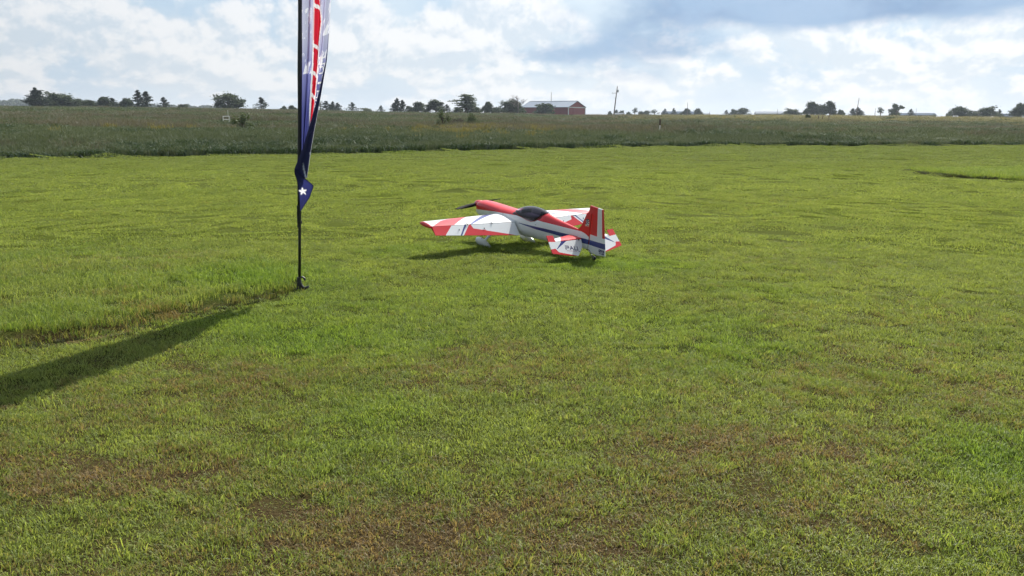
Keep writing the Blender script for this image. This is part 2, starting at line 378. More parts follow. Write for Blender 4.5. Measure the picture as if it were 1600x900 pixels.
def lushness(x, y):
    g = 1.6*(fbm(x/1.3, y/1.3, 21, 4)-0.56)
    for px, py, s, q in LUSH: g = g+s*np.exp(-((x-px)**2+(y-py)**2)/(q*q))
    return np.clip(g, 0, 1)

def ground_materials():
    m = bpy.data.materials.new('lawn_soil'); m.use_nodes = True; t = NT(m.node_tree); b = t.n['Principled BSDF']
    pos = t.node('ShaderNodeNewGeometry').outputs['Position']
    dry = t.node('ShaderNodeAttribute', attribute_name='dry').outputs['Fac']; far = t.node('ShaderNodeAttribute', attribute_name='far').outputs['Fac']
    lush = t.node('ShaderNodeAttribute', attribute_name='lush').outputs['Fac']
    fine = t.noise(pos, 60, 2, 0.7); mid = t.noise(pos, 7, 3, 0.6); big = t.noise(pos, 0.22, 2, 0.6)
    stretched = t.vm('MULTIPLY', pos, (0.12, 0.5, 1)); streak = t.noise(stretched, 0.55, 3, 0.6)
    thatch = t.mix(fine, (0.030, 0.020, 0.011), (0.075, 0.052, 0.028))
    green = t.mix(fine, (0.026, 0.034, 0.008), (0.060, 0.070, 0.016))
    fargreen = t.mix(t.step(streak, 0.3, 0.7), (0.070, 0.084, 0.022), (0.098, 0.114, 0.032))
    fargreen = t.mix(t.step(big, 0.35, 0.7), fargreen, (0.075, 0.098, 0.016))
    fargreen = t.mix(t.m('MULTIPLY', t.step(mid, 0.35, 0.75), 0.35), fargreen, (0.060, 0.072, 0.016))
    c = t.mix(t.m('MULTIPLY', t.step(t.m('ADD', dry, t.m('MULTIPLY', t.m('SUBTRACT', mid, 0.5), 0.8)), -0.1, 0.55), 0.9), green, thatch)
    c = t.mix(t.m('MULTIPLY', lush, 0.6), c, (0.03, 0.06, 0.010))
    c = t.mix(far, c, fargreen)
    t.put(b.inputs['Base Color'], c); b.inputs['Roughness'].default_value = 1.0; b.inputs['Specular IOR Level'].default_value = 0.0
    bp = t.node('ShaderNodeBump', in_Strength=0.9, in_Distance=0.02); t.put(bp.inputs['Height'], t.m('ADD', fine, mid)); t.put(b.inputs['Normal'], bp.outputs[0])
    MAT['lawn_soil'] = m
    m = bpy.data.materials.new('meadow_ground'); m.use_nodes = True; t = NT(m.node_tree); b = t.n['Principled BSDF']
    pos = t.node('ShaderNodeNewGeometry').outputs['Position']
    s1 = t.noise(t.vm('MULTIPLY', pos, (0.25, 1, 1)), 0.06, 6, 0.6); s2 = t.noise(pos, 0.5, 5, 0.65); s3 = t.noise(t.vm('MULTIPLY', pos, (0.3, 1, 1)), 0.018, 4, 0.55)
    c = t.mix(t.step(s1, 0.32, 0.68), (0.036, 0.046, 0.020), (0.078, 0.082, 0.040))
    c = t.mix(t.m('MULTIPLY', t.step(s2, 0.4, 0.7), 0.6), c, (0.055, 0.062, 0.030))
    c = t.mix(t.m('MULTIPLY', t.step(s3, 0.45, 0.65), 0.5), c, (0.090, 0.085, 0.055))
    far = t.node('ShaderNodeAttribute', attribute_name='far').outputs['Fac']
    c = t.mix(t.m('MULTIPLY', far, 0.8), c, (0.20, 0.185, 0.090))  # sunlit strip near the crest, mixed into the ground colour
    t.put(b.inputs['Base Color'], c); b.inputs['Roughness'].default_value = 1.0; b.inputs['Specular IOR Level'].default_value = 0.0
    bp = t.node('ShaderNodeBump', in_Strength=1.0, in_Distance=0.5); t.put(bp.inputs['Height'], t.m('ADD', s2, s1)); t.put(b.inputs['Normal'], bp.outputs[0])
    MAT['meadow_ground'] = m
ground_materials()

def polar_sheet(name, azs, radii_fn, nr, material, attrs):
    pts = []
    for a in azs:
        rr = radii_fn(a); pts.append(np.c_[rr*np.sin(a), rr*np.cos(a)])
    P = np.concatenate(pts); z = height(P[:, 0], P[:, 1]); na = len(azs)
    V = np.c_[P, z]; F = []
    for i in range(na):
        j = (i+1) % na
        for k in range(nr-1): F.append((i*nr+k, j*nr+k, j*nr+k+1, i*nr+k+1)[::-1])
    me = bpy.data.meshes.new(name); me.from_pydata(V.tolist(), [], F); me.materials.append(MAT[material]); me.update()
    for k, fn in attrs.items():
        a = me.attributes.new(k, 'FLOAT', 'POINT'); a.data.foreach_set('value', np.asarray(fn(V[:, 0], V[:, 1]), np.float32))
    me.shade_smooth()
    o = bpy.data.objects.new(name, me); COL.objects.link(o); tag(o, kind='structure'); return o
AZ = np.concatenate([np.arange(-50, 50, 0.6), np.arange(50, 310, 4.0)])*math.pi/180
def lawn_r(a): re = float(edge_radius(a)[0]); return np.concatenate([[0.02], np.geomspace(0.6, 4, 29), np.linspace(4.05, 12, 130), np.geomspace(12.2, re, 60)])
def meadow_r(a): re = float(edge_radius(a)[0]); return np.concatenate([re+np.geomspace(1, RC+60-re, 70)-1, np.geomspace(RC+70, 9000, 30)])
def lit_strip(x, y):  # mask of the sunlit strip painted into ground and tuft colour
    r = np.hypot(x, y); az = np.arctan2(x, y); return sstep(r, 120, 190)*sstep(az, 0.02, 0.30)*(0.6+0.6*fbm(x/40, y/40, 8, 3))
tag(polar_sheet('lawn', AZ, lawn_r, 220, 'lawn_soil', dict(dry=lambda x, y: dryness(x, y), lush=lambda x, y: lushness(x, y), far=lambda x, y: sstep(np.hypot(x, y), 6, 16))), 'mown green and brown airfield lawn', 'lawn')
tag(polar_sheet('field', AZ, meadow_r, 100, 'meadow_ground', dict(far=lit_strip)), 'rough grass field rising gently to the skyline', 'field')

# ------------------------------------------------------------------ grass (geometry-node scatter, one uncountable mass per kind)
def blade_proto(name, blades, material):
    """blades: list of (base, tip, width, bend, rnd)"""
    V, F, A = [], [], []
    for (bx, by, tx, ty, h, w, bend, rnd, tw) in blades:
        o = len(V); dx, dy = math.cos(tw)*w/2, math.sin(tw)*w/2
        mx, my, mz = bx+(tx-bx)*0.42*(1-bend*0.4), by+(ty-by)*0.42*(1-bend*0.4), h*(0.55+0.2*bend)
        V += [(bx-dx, by-dy, -0.004), (bx+dx, by+dy, -0.004), (mx-dx*.8, my-dy*.8, mz), (mx+dx*.8, my+dy*.8, mz), (tx, ty, h*(1-0.25*bend))]
        F += [(o, o+1, o+3, o+2), (o+2, o+3, o+4)]; A += [rnd]*5
    me = bpy.data.meshes.new(name); me.from_pydata(V, [], F); me.materials.append(MAT[material]); me.update()
    a = me.attributes.new('rnd', 'FLOAT', 'POINT'); a.data.foreach_set('value', np.array(A, np.float32))
    return bpy.data.objects.new(name, me)
def tuft(name, n, rad, h0, h1, w0, w1, lean, material, seed):
    g = random.Random(seed); B = []
    for k in range(n):
        q = rad*math.sqrt(g.random()); a = g.random()*6.283; bx, by = q*math.cos(a), q*math.sin(a)
        h = g.uniform(h0, h1); l = h*g.uniform(0.2, lean); d = g.random()*6.283
        B.append((bx, by, bx+l*math.cos(d), by+l*math.sin(d), h, g.uniform(w0, w1), g.random(), g.random(), g.random()*3.14))
    return blade_proto(name, B, material)
def collection_of(name, objs):
    c = bpy.data.collections.new(name)
    for o in objs: c.objects.link(o)
    return c
def scatter(name, P, scl, idx, protos, attrs, label, cat):
    n = len(P); me = bpy.data.meshes.new(name); me.vertices.add(n); me.vertices.foreach_set('co', np.asarray(P, np.float32).ravel())
    rot = np.zeros((n, 3), np.float32); rot[:, 2] = RNG.random(n)*6.283; rot[:, 0] = RNG.normal(0, 0.06, n); rot[:, 1] = RNG.normal(0, 0.06, n)
    a = me.attributes.new('rot', 'FLOAT_VECTOR', 'POINT'); a.data.foreach_set('vector', rot.ravel())
    a = me.attributes.new('scl', 'FLOAT_VECTOR', 'POINT'); a.data.foreach_set('vector', np.asarray(scl, np.float32).ravel())
    a = me.attributes.new('idx', 'INT', 'POINT'); a.data.foreach_set('value', np.asarray(idx, np.int32))
    for k, v in attrs.items():
        a = me.attributes.new(k, 'FLOAT', 'POINT'); a.data.foreach_set('value', np.asarray(v, np.float32))
    o = bpy.data.objects.new(name, me); COL.objects.link(o); tag(o, label, cat, kind='stuff')
    ng = bpy.data.node_groups.new(name+'_nodes', 'GeometryNodeTree')
    ng.interface.new_socket('Geometry', in_out='INPUT', socket_type='NodeSocketGeometry'); ng.interface.new_socket('Geometry', in_out='OUTPUT', socket_type='NodeSocketGeometry')
    gi, go = ng.nodes.new('NodeGroupInput'), ng.nodes.new('NodeGroupOutput')
    ip = ng.nodes.new('GeometryNodeInstanceOnPoints'); ci = ng.nodes.new('GeometryNodeCollectionInfo')
    ci.inputs['Collection'].default_value = collection_of(name+'_kinds', protos); ci.inputs['Separate Children'].default_value = True; ci.inputs['Reset Children'].default_value = True
    def na(nm, ty):
        q = ng.nodes.new('GeometryNodeInputNamedAttribute'); q.data_type = ty; q.inputs[0].default_value = nm
        return [s for s in q.outputs if s.enabled and s.name == 'Attribute'][0]
    L = ng.links; L.new(gi.outputs[0], ip.inputs['Points']); L.new(ci.outputs[0], ip.inputs['Instance']); ip.inputs['Pick Instance'].default_value = True
    L.new(na('idx', 'INT'), ip.inputs['Instance Index']); L.new(na('rot', 'FLOAT_VECTOR'), ip.inputs['Rotation']); L.new(na('scl', 'FLOAT_VECTOR'), ip.inputs['Scale'])
    L.new(ip.outputs[0], go.inputs[0])
    md = o.modifiers.new('scatter', 'NODES'); md.node_group = ng
    return o

def wedge(n_per_m2, r0, r1, margin=0.10, side=1.2):
    """random points on the ground in front of the camera between two distances, with room to step aside"""
    ha = math.atan(800/FPX)+margin; area = ha*(r1*r1-r0*r0)+2*side*(r1-r0); n = int(area*n_per_m2)
    r = np.sqrt(RNG.random(n)*(r1*r1-r0*r0)+r0*r0); x = (RNG.random(n)*2-1)*(r*math.sin(ha)+side)
    x = np.clip(x, -r*0.95, r*0.95); y = np.sqrt(r*r-x*x); return x, y

def tiles(r0, r1, sp, margin=0.10, side=1.2):
    """jittered grid of points in the wedge in front of the camera"""
    ha = math.atan(800/FPX)+margin; n = int(r1/sp)+2
    gx, gy = np.meshgrid(np.arange(-n, n+1), np.arange(0, n+1)); x = (gx+0.5*(gy % 2)).ravel()*sp; y = gy.ravel()*sp*0.9
    x = x+RNG.uniform(-.2, .2, len(x))*sp; y = y+RNG.uniform(-.2, .2, len(x))*sp; r = np.hypot(x, y)
    k = (r >= r0) & (r < r1) & (np.abs(x) < y*math.tan(ha)+side) & (y > 0.5); return x[k], y[k]
def mat_tile(name, n, a, h0, h1, w0, w1, lean, material, seed, spread=1.1):
    g = random.Random(seed); B = []; cl = [(g.uniform(-a, a), g.uniform(-a, a), g.uniform(0.85, 1.18), g.random()) for _ in range(40)]
    for k in range(n):
        bx, by = g.uniform(-a, a), g.uniform(-a, a); c = min(cl, key=lambda q: (q[0]-bx)**2+(q[1]-by)**2)
        h = g.uniform(h0, h1)*c[2]; l = h*g.uniform(0.3, lean); d = g.gauss(c[3]*6.283, spread)
        B.append((bx, by, bx+l*math.cos(d), by+l*math.sin(d), h, g.uniform(w0, w1), g.random(), 0.8*g.random()+0.2*c[3], g.random()*3.14))
    return blade_proto(name, B, material)
def lawn_grass():
    protos = [mat_tile('a_tile_%d' % k, 1000, 0.21, 0.009, 0.026, 0.0026, 0.0046, 1.9, 'lawn_blade', 100+k) for k in range(5)]
    wide = [mat_tile('b_tile_%d' % k, 1700, 0.50, 0.010, 0.020, 0.0055, 0.0095, 1.9, 'lawn_blade', 130+k, 3.5) for k in range(4)]
    X, Y, SC, ID = [], [], [], []
    for sp, r0, r1, s, w in ((0.25, 1.9, 5.6, 1.0, 0), (0.28, 5.4, 11.7, 1.1, 0), (0.60, 11.0, 19.6, 1.0, 1), (0.90, 18.7, 35, 1.5, 1), (1.45, 33.8, 62, 2.4, 1)):
        x, y = tiles(r0, r1, sp); n = len(x)
        X.append(x); Y.append(y); SC.append(np.c_[np.full(n, s), np.full(n, s), s**0.5*RNG.uniform(0.9, 1.1, n)]); ID.append(RNG.integers(0, 5, n) if not w else 5+RNG.integers(0, 4, n))
    x, y, s, i = map(np.concatenate, (X, Y, SC, ID))
    d = dryness(x, y); g = lushness(x, y)
    inl = inside(LONG_L, x, y) | inside(LONG_R, x, y)
    onlawn = np.hypot(x, y) < edge_radius(np.arctan2(x, y))-np.where(i >= 5, 0.52*s[:, 0], 0.2)
    keep = onlawn & (~inl); x, y, s, i, d, g = x[keep], y[keep], s[keep], i[keep], d[keep], g[keep]
    s[:, 2] *= 1-0.65*np.exp(-(dist_line(LONG_L[:8], x, y)/0.20)**2)
    s[:, 2] *= 0.88+0.24*fbm(x/0.35, y/0.35, 31, 3)+np.where(i < 5, 0.30, 0.05)*g-0.25*sstep(d, 0.25, 0.9)
    g = np.where(i < 5, g, 0.45*g); d = np.where(i < 5, d, 0.8*d)
    scatter('lawn_grass', np.c_[x, y, np.zeros(len(x))], s, i, protos+wide, dict(dry=np.clip(d, 0, 1), lush=g), 'short mown grass blades mixed with dry brown thatch', 'grass')
    # loose taller tufts missed by the mower
    p2 = [tuft('c_tuft_%d' % k, 40, 0.07, 0.025, 0.060, 0.003, 0.005, 1.2, 'lawn_blade', 160+k) for k in range(4)]
    x, y = wedge(9, 2.0, 12); k = ~inside(LONG_L, x, y); x, y = x[k], y[k]; n = len(x); sc = RNG.uniform(.6, 1.2, n)
    scatter('lawn_tufts', np.c_[x, y, np.zeros(n)], np.c_[sc, sc, sc], RNG.integers(0, 4, n), p2, dict(dry=np.clip(dryness(x, y)-0.25, 0, 1), lush=np.clip(lushness(x, y)+0.1, 0, 1)), 'scattered taller green tufts standing above the mown lawn', 'grass')
lawn_grass()

def long_grass():
    protos = [tuft('long_tuft_%d' % k, 60, 0.10, 0.025, 0.070, 0.003, 0.0055, 1.3, 'long_blade', 200+k) for k in range(5)]
    x, y = wedge(150, 4.2, 13.5, 0.2, 1.5); k = inside(LONG_L, x, y); x, y = x[k], y[k]
    far = np.hypot(x, y); kk = RNG.random(len(x)) < np.clip(1.35-far/14, 0.35, 1); x, y = x[kk], y[kk]
    front = LONG_L[:8]
    e = dist_line(front, x, y); n = len(x)
    hgt = (0.55+0.45*sstep(e, 0.0, 0.5)*1.0)*(0.65+0.7*fbm(x/0.5, y/0.5, 41, 3))*RNG.uniform(0.75, 1.2, n)
    hgt = np.where(e < 0.30, np.maximum(hgt, 1.15), hgt)
    back = 1-0.45*sstep(np.hypot(x, y), 9, 12.5); hgt = hgt*back
    d = 0.10+0.8*(fbm(x/0.6, y/0.6, 43, 3)-0.5)+0.45*np.exp(-(e/0.12)**2); g = np.clip(1.2*(fbm(x/0.9, y/0.9, 47, 3)-0.45)+0.5*np.exp(-((x+2.5)**2+(y-8.1)**2)/0.8), 0, 1)*0.9
    x2, y2 = wedge(26, 24, 40, 0.12, 1.0); k = inside(LONG_R, x2, y2); x2, y2 = x2[k], y2[k]; n2 = len(x2)
    e2 = dist_line(LONG_R[:5], x2, y2)
    X, Y = np.r_[x, x2], np.r_[y, y2]; s = np.r_[np.ones(n), np.full(n2, 2.3)]; h = np.r_[hgt, np.where(e2 < 0.8, 3.2, 1.6)*RNG.uniform(.7, 1.2, n2)]
    D, G = np.r_[d, np.full(n2, 0.12)], np.r_[g, np.full(n2, 0.35)]
    scatter('long_grass', np.c_[X, Y, bank(X, Y)], np.c_[s, s, h], RNG.integers(0, 5, len(X)), protos, dict(dry=np.clip(D, 0, 1), lush=np.clip(G, 0, 1)), 'longer uncut green grass left of the banner and in a far strip', 'grass')
long_grass()
def edge_shade_tufts():
    """dark tufts added along the longer grass edge; their colour stands in for its shade"""
    kinds = [tuft('e%d_weed' % k, 70, 0.10, 0.02, 0.075, 0.006, 0.014, 1.3, 'edge_weed', 380+k) for k in range(3)]
    P, SZ = [], []
    for line, n, w, sc in ((LONG_L[:8], 110, .05, .42), (LONG_R[:5], 300, .10, 1.5)):
        L = [math.dist(a, b) for a, b in zip(line[:-1], line[1:])]; c = np.cumsum([0]+L); u = RNG.random(n)*c[-1]
        x = np.interp(u, c, [p[0] for p in line])+RNG.normal(0, w, n); y = np.interp(u, c, [p[1] for p in line])+RNG.normal(0, w, n)
        q = sc*RNG.uniform(.6, 1.2, n); P.append(np.c_[x, y, np.zeros(n)]); SZ.append(np.c_[q, q, q])
    P = np.concatenate(P); scatter('edge_shade_tufts', P, np.concatenate(SZ), RNG.integers(0, 3, len(P)), kinds, {}, 'dark tufts standing in for the shade line along the edge of the longer grass', 'grass')
edge_shade_tufts()

def meadow():
    kinds = []
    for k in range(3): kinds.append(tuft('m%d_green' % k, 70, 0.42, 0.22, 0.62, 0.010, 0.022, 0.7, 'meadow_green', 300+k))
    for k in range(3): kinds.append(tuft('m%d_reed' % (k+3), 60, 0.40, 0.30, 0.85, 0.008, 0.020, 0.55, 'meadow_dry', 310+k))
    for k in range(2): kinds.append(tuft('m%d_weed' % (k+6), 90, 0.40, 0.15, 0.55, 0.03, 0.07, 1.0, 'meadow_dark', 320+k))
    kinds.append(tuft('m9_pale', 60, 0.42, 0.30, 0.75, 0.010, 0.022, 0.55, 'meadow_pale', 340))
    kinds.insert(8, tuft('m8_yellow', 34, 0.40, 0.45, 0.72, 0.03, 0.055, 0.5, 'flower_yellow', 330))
    X, Y, SZ, I = [], [], [], []
    for dens, r0, r1, s in ((7.0, 29, 62, 1.0), (2.6, 62, 105, 1.5), (0.8, 105, 170, 2.2), (0.25, 170, 265, 3.2)):
        x, y = wedge(dens, r0, r1, 0.10, 3.0); r = np.hypot(x, y); b = r-edge_radius(np.arctan2(x, y)); k = b > 0.15
        x, y, b = x[k], y[k], b[k]; n = len(x)
        dry = fbm(x/26, y/9, 61, 4); dk = fbm(x/7, y/4, 67, 3)
        i = np.where(RNG.random(n) < 0.8*sstep(dry, 0.47, 0.68), 3+RNG.integers(0, 3, n), RNG.integers(0, 3, n))
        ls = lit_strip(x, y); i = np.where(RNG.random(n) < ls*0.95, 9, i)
        # green fringe nearest the lawn, rusty band behind it
        gb = (1-sstep(b, 4, 9)); i = np.where(RNG.random(n) < 0.85*gb, RNG.integers(0, 3, n), i)
        i = np.where((RNG.random(n) < 0.55*sstep(dk, 0.52, 0.68)), 6+RNG.integers(0, 2, n), i)
        i = np.where((b < 0.9) & (RNG.random(n) < 0.6), 6+RNG.integers(0, 2, n), i)
        hh = (0.60+0.8*fbm(x/6, y/6, 71, 3))*(0.62+0.38*sstep(b, 0.2, 7))*RNG.uniform(0.8, 1.2, n)
        hh = np.where(r[k] > 105, hh*0.9, hh); X.append(x); Y.append(y); I.append(i); SZ.append(np.c_[np.full(n, s), np.full(n, s), hh])
    for px, py, sx, sy, n in ((765, 198, 1.6, 4, 60), (712, 204, 2.5, 4, 60), (790, 199, 3.5, 3, 110), (830, 200, 2.5, 3, 70), (255, 199, 3, 3, 10), (1060, 199, 4, 4, 12)):
        d = ray(px, py); rr = 60.0
        for _ in range(60):                       # distance at which the line of sight meets the rising field
            p = d*(rr/math.hypot(d.x, d.y)); z = CAM_H+p.z
            if z < hz(p.x, p.y)+0.45: break
            rr += 2.0
        p = d*(rr/math.hypot(d.x, d.y)); X.append(p.x+RNG.normal(0, sx, n)); Y.append(p.y+RNG.normal(0, sy, n)); I.append(np.full(n, 8)); SZ.append(np.c_[np.full(n, 1.0), np.full(n, 1.0), RNG.uniform(.8, 1.25, n)])
    x, y, i = map(np.concatenate, (X, Y, I)); s = np.concatenate(SZ); z = height(x, y)
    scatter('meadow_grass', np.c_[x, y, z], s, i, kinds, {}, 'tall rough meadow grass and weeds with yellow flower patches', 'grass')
meadow()

# ------------------------------------------------------------------ model aerobatic aircraft
PO = Vector((0.984, 9.566, 0.158)); PH, PP = R(128.43), R(8.28)
PM = Matrix.Translation(PO) @ Matrix.Rotation(PH, 4, 'Z') @ Matrix.Rotation(-PP, 4, 'Y')
PAINT = ['paint_white', 'paint_red', 'paint_blue', 'paint_silver', 'gap_dark', 'carbon_black']
def painted(name, mb, cuts, fn, parent, smooth=True, angle=35):
    """cut the surface along the straight edges of the livery and colour each face by fn(centre, normal)"""
    me = bpy.data.meshes.new(name); me.from_pydata(mb.v, [], mb.f); me.update()
    bm = bmesh.new(); bm.from_mesh(me); bmesh.ops.remove_doubles(bm, verts=bm.verts, dist=1e-5); bmesh.ops.recalc_face_normals(bm, faces=bm.faces)
    for co, no in cuts: bmesh.ops.bisect_plane(bm, geom=bm.verts[:]+bm.edges[:]+bm.faces[:], plane_co=co, plane_no=no, dist=1e-5)
    for f in bm.faces:
        f.material_index = fn(f.calc_center_median(), f.normal); f.smooth = smooth
    bm.to_mesh(me); bm.free()
    if smooth and angle: me.set_sharp_from_angle(angle=R(angle))
    for p in PAINT: me.materials.append(MAT[p])
    o = bpy.data.objects.new(name, me); COL.objects.link(o); o.parent = parent; return o
def cut_xy(a, b): d = Vector((b[0]-a[0], b[1]-a[1], 0)); return (Vector((a[0], a[1], 0)), Vector((d.y, -d.x, 0)).normalized())
def cut_xz(a, b): d = Vector((b[0]-a[0], 0, b[1]-a[1])); return (Vector((a[0], 0, a[1])), Vector((d.z, 0, -d.x)).normalized())
def side(a, b, p): return (b[0]-a[0])*(p[1]-a[1])-(b[1]-a[1])*(p[0]-a[0])
def interp(x, pts):
    xs = [p[0] for p in pts]; ys = [p[1] for p in pts]
    if xs[0] > xs[-1]: xs, ys = xs[::-1], ys[::-1]
    return float(np.interp(x, xs, ys))

def make_aircraft():
    root = empty('model_aircraft', label='red white and blue radio control aerobatic aeroplane parked on the lawn', cat='aeroplane'); root.matrix_world = PM
    # fuselage
    ST = [(2.262, .070, .018, -.105), (2.258, .088, .032, -.122), (2.240, .104, .047, -.138), (2.20, .116, .058, -.150), (2.10, .126, .068, -.165), (1.95, .133, .074, -.178), (1.75, .138, .080, -.188), (1.60, .140, .086, -.192), (1.47, .140, .093, -.193), (1.30, .137, .100, -.184),
          (1.18, .131, .108, -.176), (1.08, .123, .118, -.168), (1.00, .116, .145, -.161), (0.93, .109, .180, -.154), (0.88, .103, .178, -.149), (0.75, .088, .158, -.135), (0.60, .070, .147, -.116), (0.45, .052, .136, -.098), (0.32, .036, .128, -.082), (0.22, .024, .124, -.068), (0.168, .016, .122, -.060)]
    mb = MB(); rings = []
    for X, w, zt, zb in ST:
        ring = []; zm = min(0.0, zt-0.08) if X > 1.1 else 0.0
        for k in range(40):
            a = 2*math.pi*k/40; c, s_ = math.cos(a), math.sin(a)
            n = 2.5 if s_ >= 0 else 3.2
            if X < 1.15 and s_ >= 0: n = 2.0
            yy = w*math.copysign(abs(c)**(2/n), c); zz = zm+(zt-zm if s_ >= 0 else zm-zb)*math.copysign(abs(s_)**(2/n), s_)
            ring.append((X, yy, zz))
        rings.append(ring)
    mb.loft(rings)
    RL = [(2.30, -.066), (2.215, -.060), (1.80, .008), (1.27, .070), (1.0, .085), (.55, .104), (.30, .117), (.1, .124)]
    BU = [(1.323, -.017), (.817, .021), (.479, .041), (.268, .048), (-.12, .071)]; BL = [(1.323, -.021), (.97, -.024), (.646, -.011), (.237, -.005), (-.12, .006)]
    cuts = [cut_xz(L[i], L[i+1]) for L in (RL, BU, BL) for i in range(len(L)-1)]+[cut_xz((2, .058), (0, .058)), cut_xz((1.46, 0), (1.46, 1)), cut_xz((.955, 0), (.955, 1)), cut_xz((1.04, .058), (.95, .118))]
    def paint(c, n):
        if .955 < c.x < 1.46 and c.z > .058+.06*max(0, (1.04-c.x)/.09): return 4
        if c.z > interp(c.x, RL): return 1
        if c.x < 1.323 and interp(c.x, BL) < c.z < interp(c.x, BU): return 2
        return 0
    fus = painted('fuselage', mb, cuts, paint, root, angle=50)
    # cooling mouth of the cowl, panel screws
    m = MB(); m.loft([[(2.264+dx, y*k, -.035+z*k) for y, z in [(.055*math.cos(a), .042*math.sin(a)) for a in np.linspace(0, 6.283, 20, False)]] for dx, k in ((0, 1), (0.001, .98), (-.0, .7))]); m.build('cowl_intake', 'gap_dark', fus)
    for X, Z in ((2.16, -.005), (2.10, -.02), (2.02, -.012), (1.62, .02), (1.0, .03), (1.98, -.09)):
        w = interp(X, [(p[0], p[1]) for p in ST]); sm = MB(); sm.tube([(X, w-.004, Z), (X, w+.0015, Z)], .0045, 8); sm.build('screw', 'gap_dark', fus)
    # canopy
    def fus_w(X, z):
        w = interp(X, [(p[0], p[1]) for p in ST]); zt = interp(X, [(p[0], p[2]) for p in ST]); n = 2.0 if X < 1.15 else 2.5
        return w*max(0.0, 1-min(1, max(0, z/zt))**n)**(1/n)
    CT = [(1.475, .092, .097), (1.455, .084, .116), (1.42, .078, .139), (1.36, .070, .168), (1.29, .062, .190), (1.22, .056, .203), (1.15, .050, .209), (1.09, .047, .209), (1.04, .064, .206), (1.00, .098, .201), (.96, .140, .194), (.93, .174, .186)]
    CT = [(x, fus_w(x, zl)+.005, zl, zt) for x, zl, zt in CT]
    m = MB(); m.loft([[(X, w*math.cos(a)**1 if abs(math.cos(a)) > 1e-6 else 0, zl+(zt-zl)*abs(math.sin(a))**.85) for a in np.linspace(0, math.pi, 25)] for X, w, zl, zt in CT], closed=False)
    cn = m.build('canopy', 'canopy_tint', root, smooth=True)
    m = MB(); m.box((1.33, 0, .115), (.012, .15, .05)); m.build('instrument_panel', 'carbon_black', cn)
    m = MB(); m.loft([[(1.00+dx, y*k, .10+z*k) for y, z in [(.05*math.cos(a), .055*math.sin(a)+.03) for a in np.linspace(0, 6.283, 14, False)]] for dx, k in ((.03, .9), (.02, 1), (.0, 1), (-.01, .9))]); m.build('headrest', 'carbon_black', cn, smooth=True)
    fm = MB()
    for sgn in (1, -1): fm.tube([(X, sgn*(w+.001), zl) for X, w, zl, zt in CT], .002, 6)
    fm.build('frame', 'paint_red', cn, smooth=True)
    # wings with drooping ailerons
    def foil(chord_frac, t):   # symmetric thickness shape
        x = chord_frac; return 5*t*(.2969*math.sqrt(max(x, 0))-.126*x-.3516*x*x+.2843*x**3-.1015*x**4)
    YR, YT = .10, 1.345
    def wing_geo(f): le = 1.81+(1.648-1.81)*f; te = 1.205+(1.325-1.205)*f; return le, te, (.100*(1-f)+.052*f)
    ZC = lambda f: -.048+.034*f
    HXL = lambda f: 1.362+.044*f
    zc = -.045
    for sg in (1, -1):
        w = MB(); rings = []
        fs = list(np.linspace(0, 1, 24))+[1.004, 1.009, 1.012]
        for f in fs:
            le, te, th = wing_geo(min(f, 1)); ch = le-te; hg = (le-HXL(min(f, 1))-.004)/ch; zc = ZC(min(f, 1)); sh = 1.0 if f <= 1 else math.sqrt(max(0, 1-((f-1)/.0125)**2))
            y = YR+(YT-YR)*f; xs = [hg*(0.5-0.5*math.cos(math.pi*k/14)) if k else 0 for k in range(15)]
            up = [(le-x*ch, sg*y, zc+foil(x, th/ch)*ch*sh) for x in xs]; lo = [(le-x*ch, sg*y, zc-foil(x, th/ch)*ch*sh) for x in xs[1:]]
            rings.append(up+lo[::-1])
        w.loft(rings)
        A = [((1.443, 1.36), (1.66, .93)), ((1.393, 1.042), (1.70, .64)), ((1.358, .856), (1.75, .325)), ((1.367, .813), (1.75, .17)), ((1.43, 1.30), (1.66, .99))]
        A = [((a[0], sg*a[1]), (b[0], sg*b[1])) for a, b in A]
        cy = [(Vector((0, sg*1.338, 0)), Vector((0, 1, 0)))]
        def wp(c, n):
            q = (c.x, c.y); s_ = [side(a, b, q)*sg for a, b in A]
            if abs(c.y) > 1.338: return 1
            if n.z < -.2: return 0 if abs(c.y) < .7 else 2
            if s_[0] > 0: return 3
            if s_[4] > 0: return 0
            if s_[1] > 0: return 1
            if s_[2] < 0 < s_[3]: return 2
            return 0
        wing = painted('wing', w, [cut_xy(*a) for a in A]+cy, wp, root, angle=60)
        # aileron: flat wedge hinged to the wing
        a_ = MB(); rings = []; dr = R(38); NS = 24; ACH = lambda f: .180*(1-f)+.116*f
        for f in np.linspace(0.045, 1.0, NS):
            le, te, th = wing_geo(f); ch = le-te; hx = HXL(f); y = YR+(YT-YR)*f; c2 = ACH(f); t0 = foil((le-hx)/ch, th/ch)*ch*.93; zc = ZC(f)
            prof = [(0, t0), (-.5, t0*.52), (-1, .0015), (-1, -.0015), (-.5, -t0*.52), (0, -t0)]
            rings.append([(hx+px*c2*math.cos(dr)-pz*math.sin(dr)*.6, sg*y, zc+pz*(1 if px else 1)+px*c2*math.sin(dr)) for px, pz in prof])
        a_.loft(rings)
        def tY(c):
            f = (abs(c.y)-YR)/(YT-YR); return (HXL(f)-c.x)/(ACH(f)*math.cos(dr)), abs(c.y)
        def P2(t, Y):
            f = (Y-YR)/(YT-YR); return (HXL(f)-t*ACH(f)*math.cos(dr), sg*Y)
        segs = [((0, 1.07), (1, 1.21)), ((0, .89), (1, 1.007)), ((0, .862), (1, .985)), ((0, .825), (1, .962)), ((0, .81), (.4, .79)), ((.4, .79), (1, .22))]
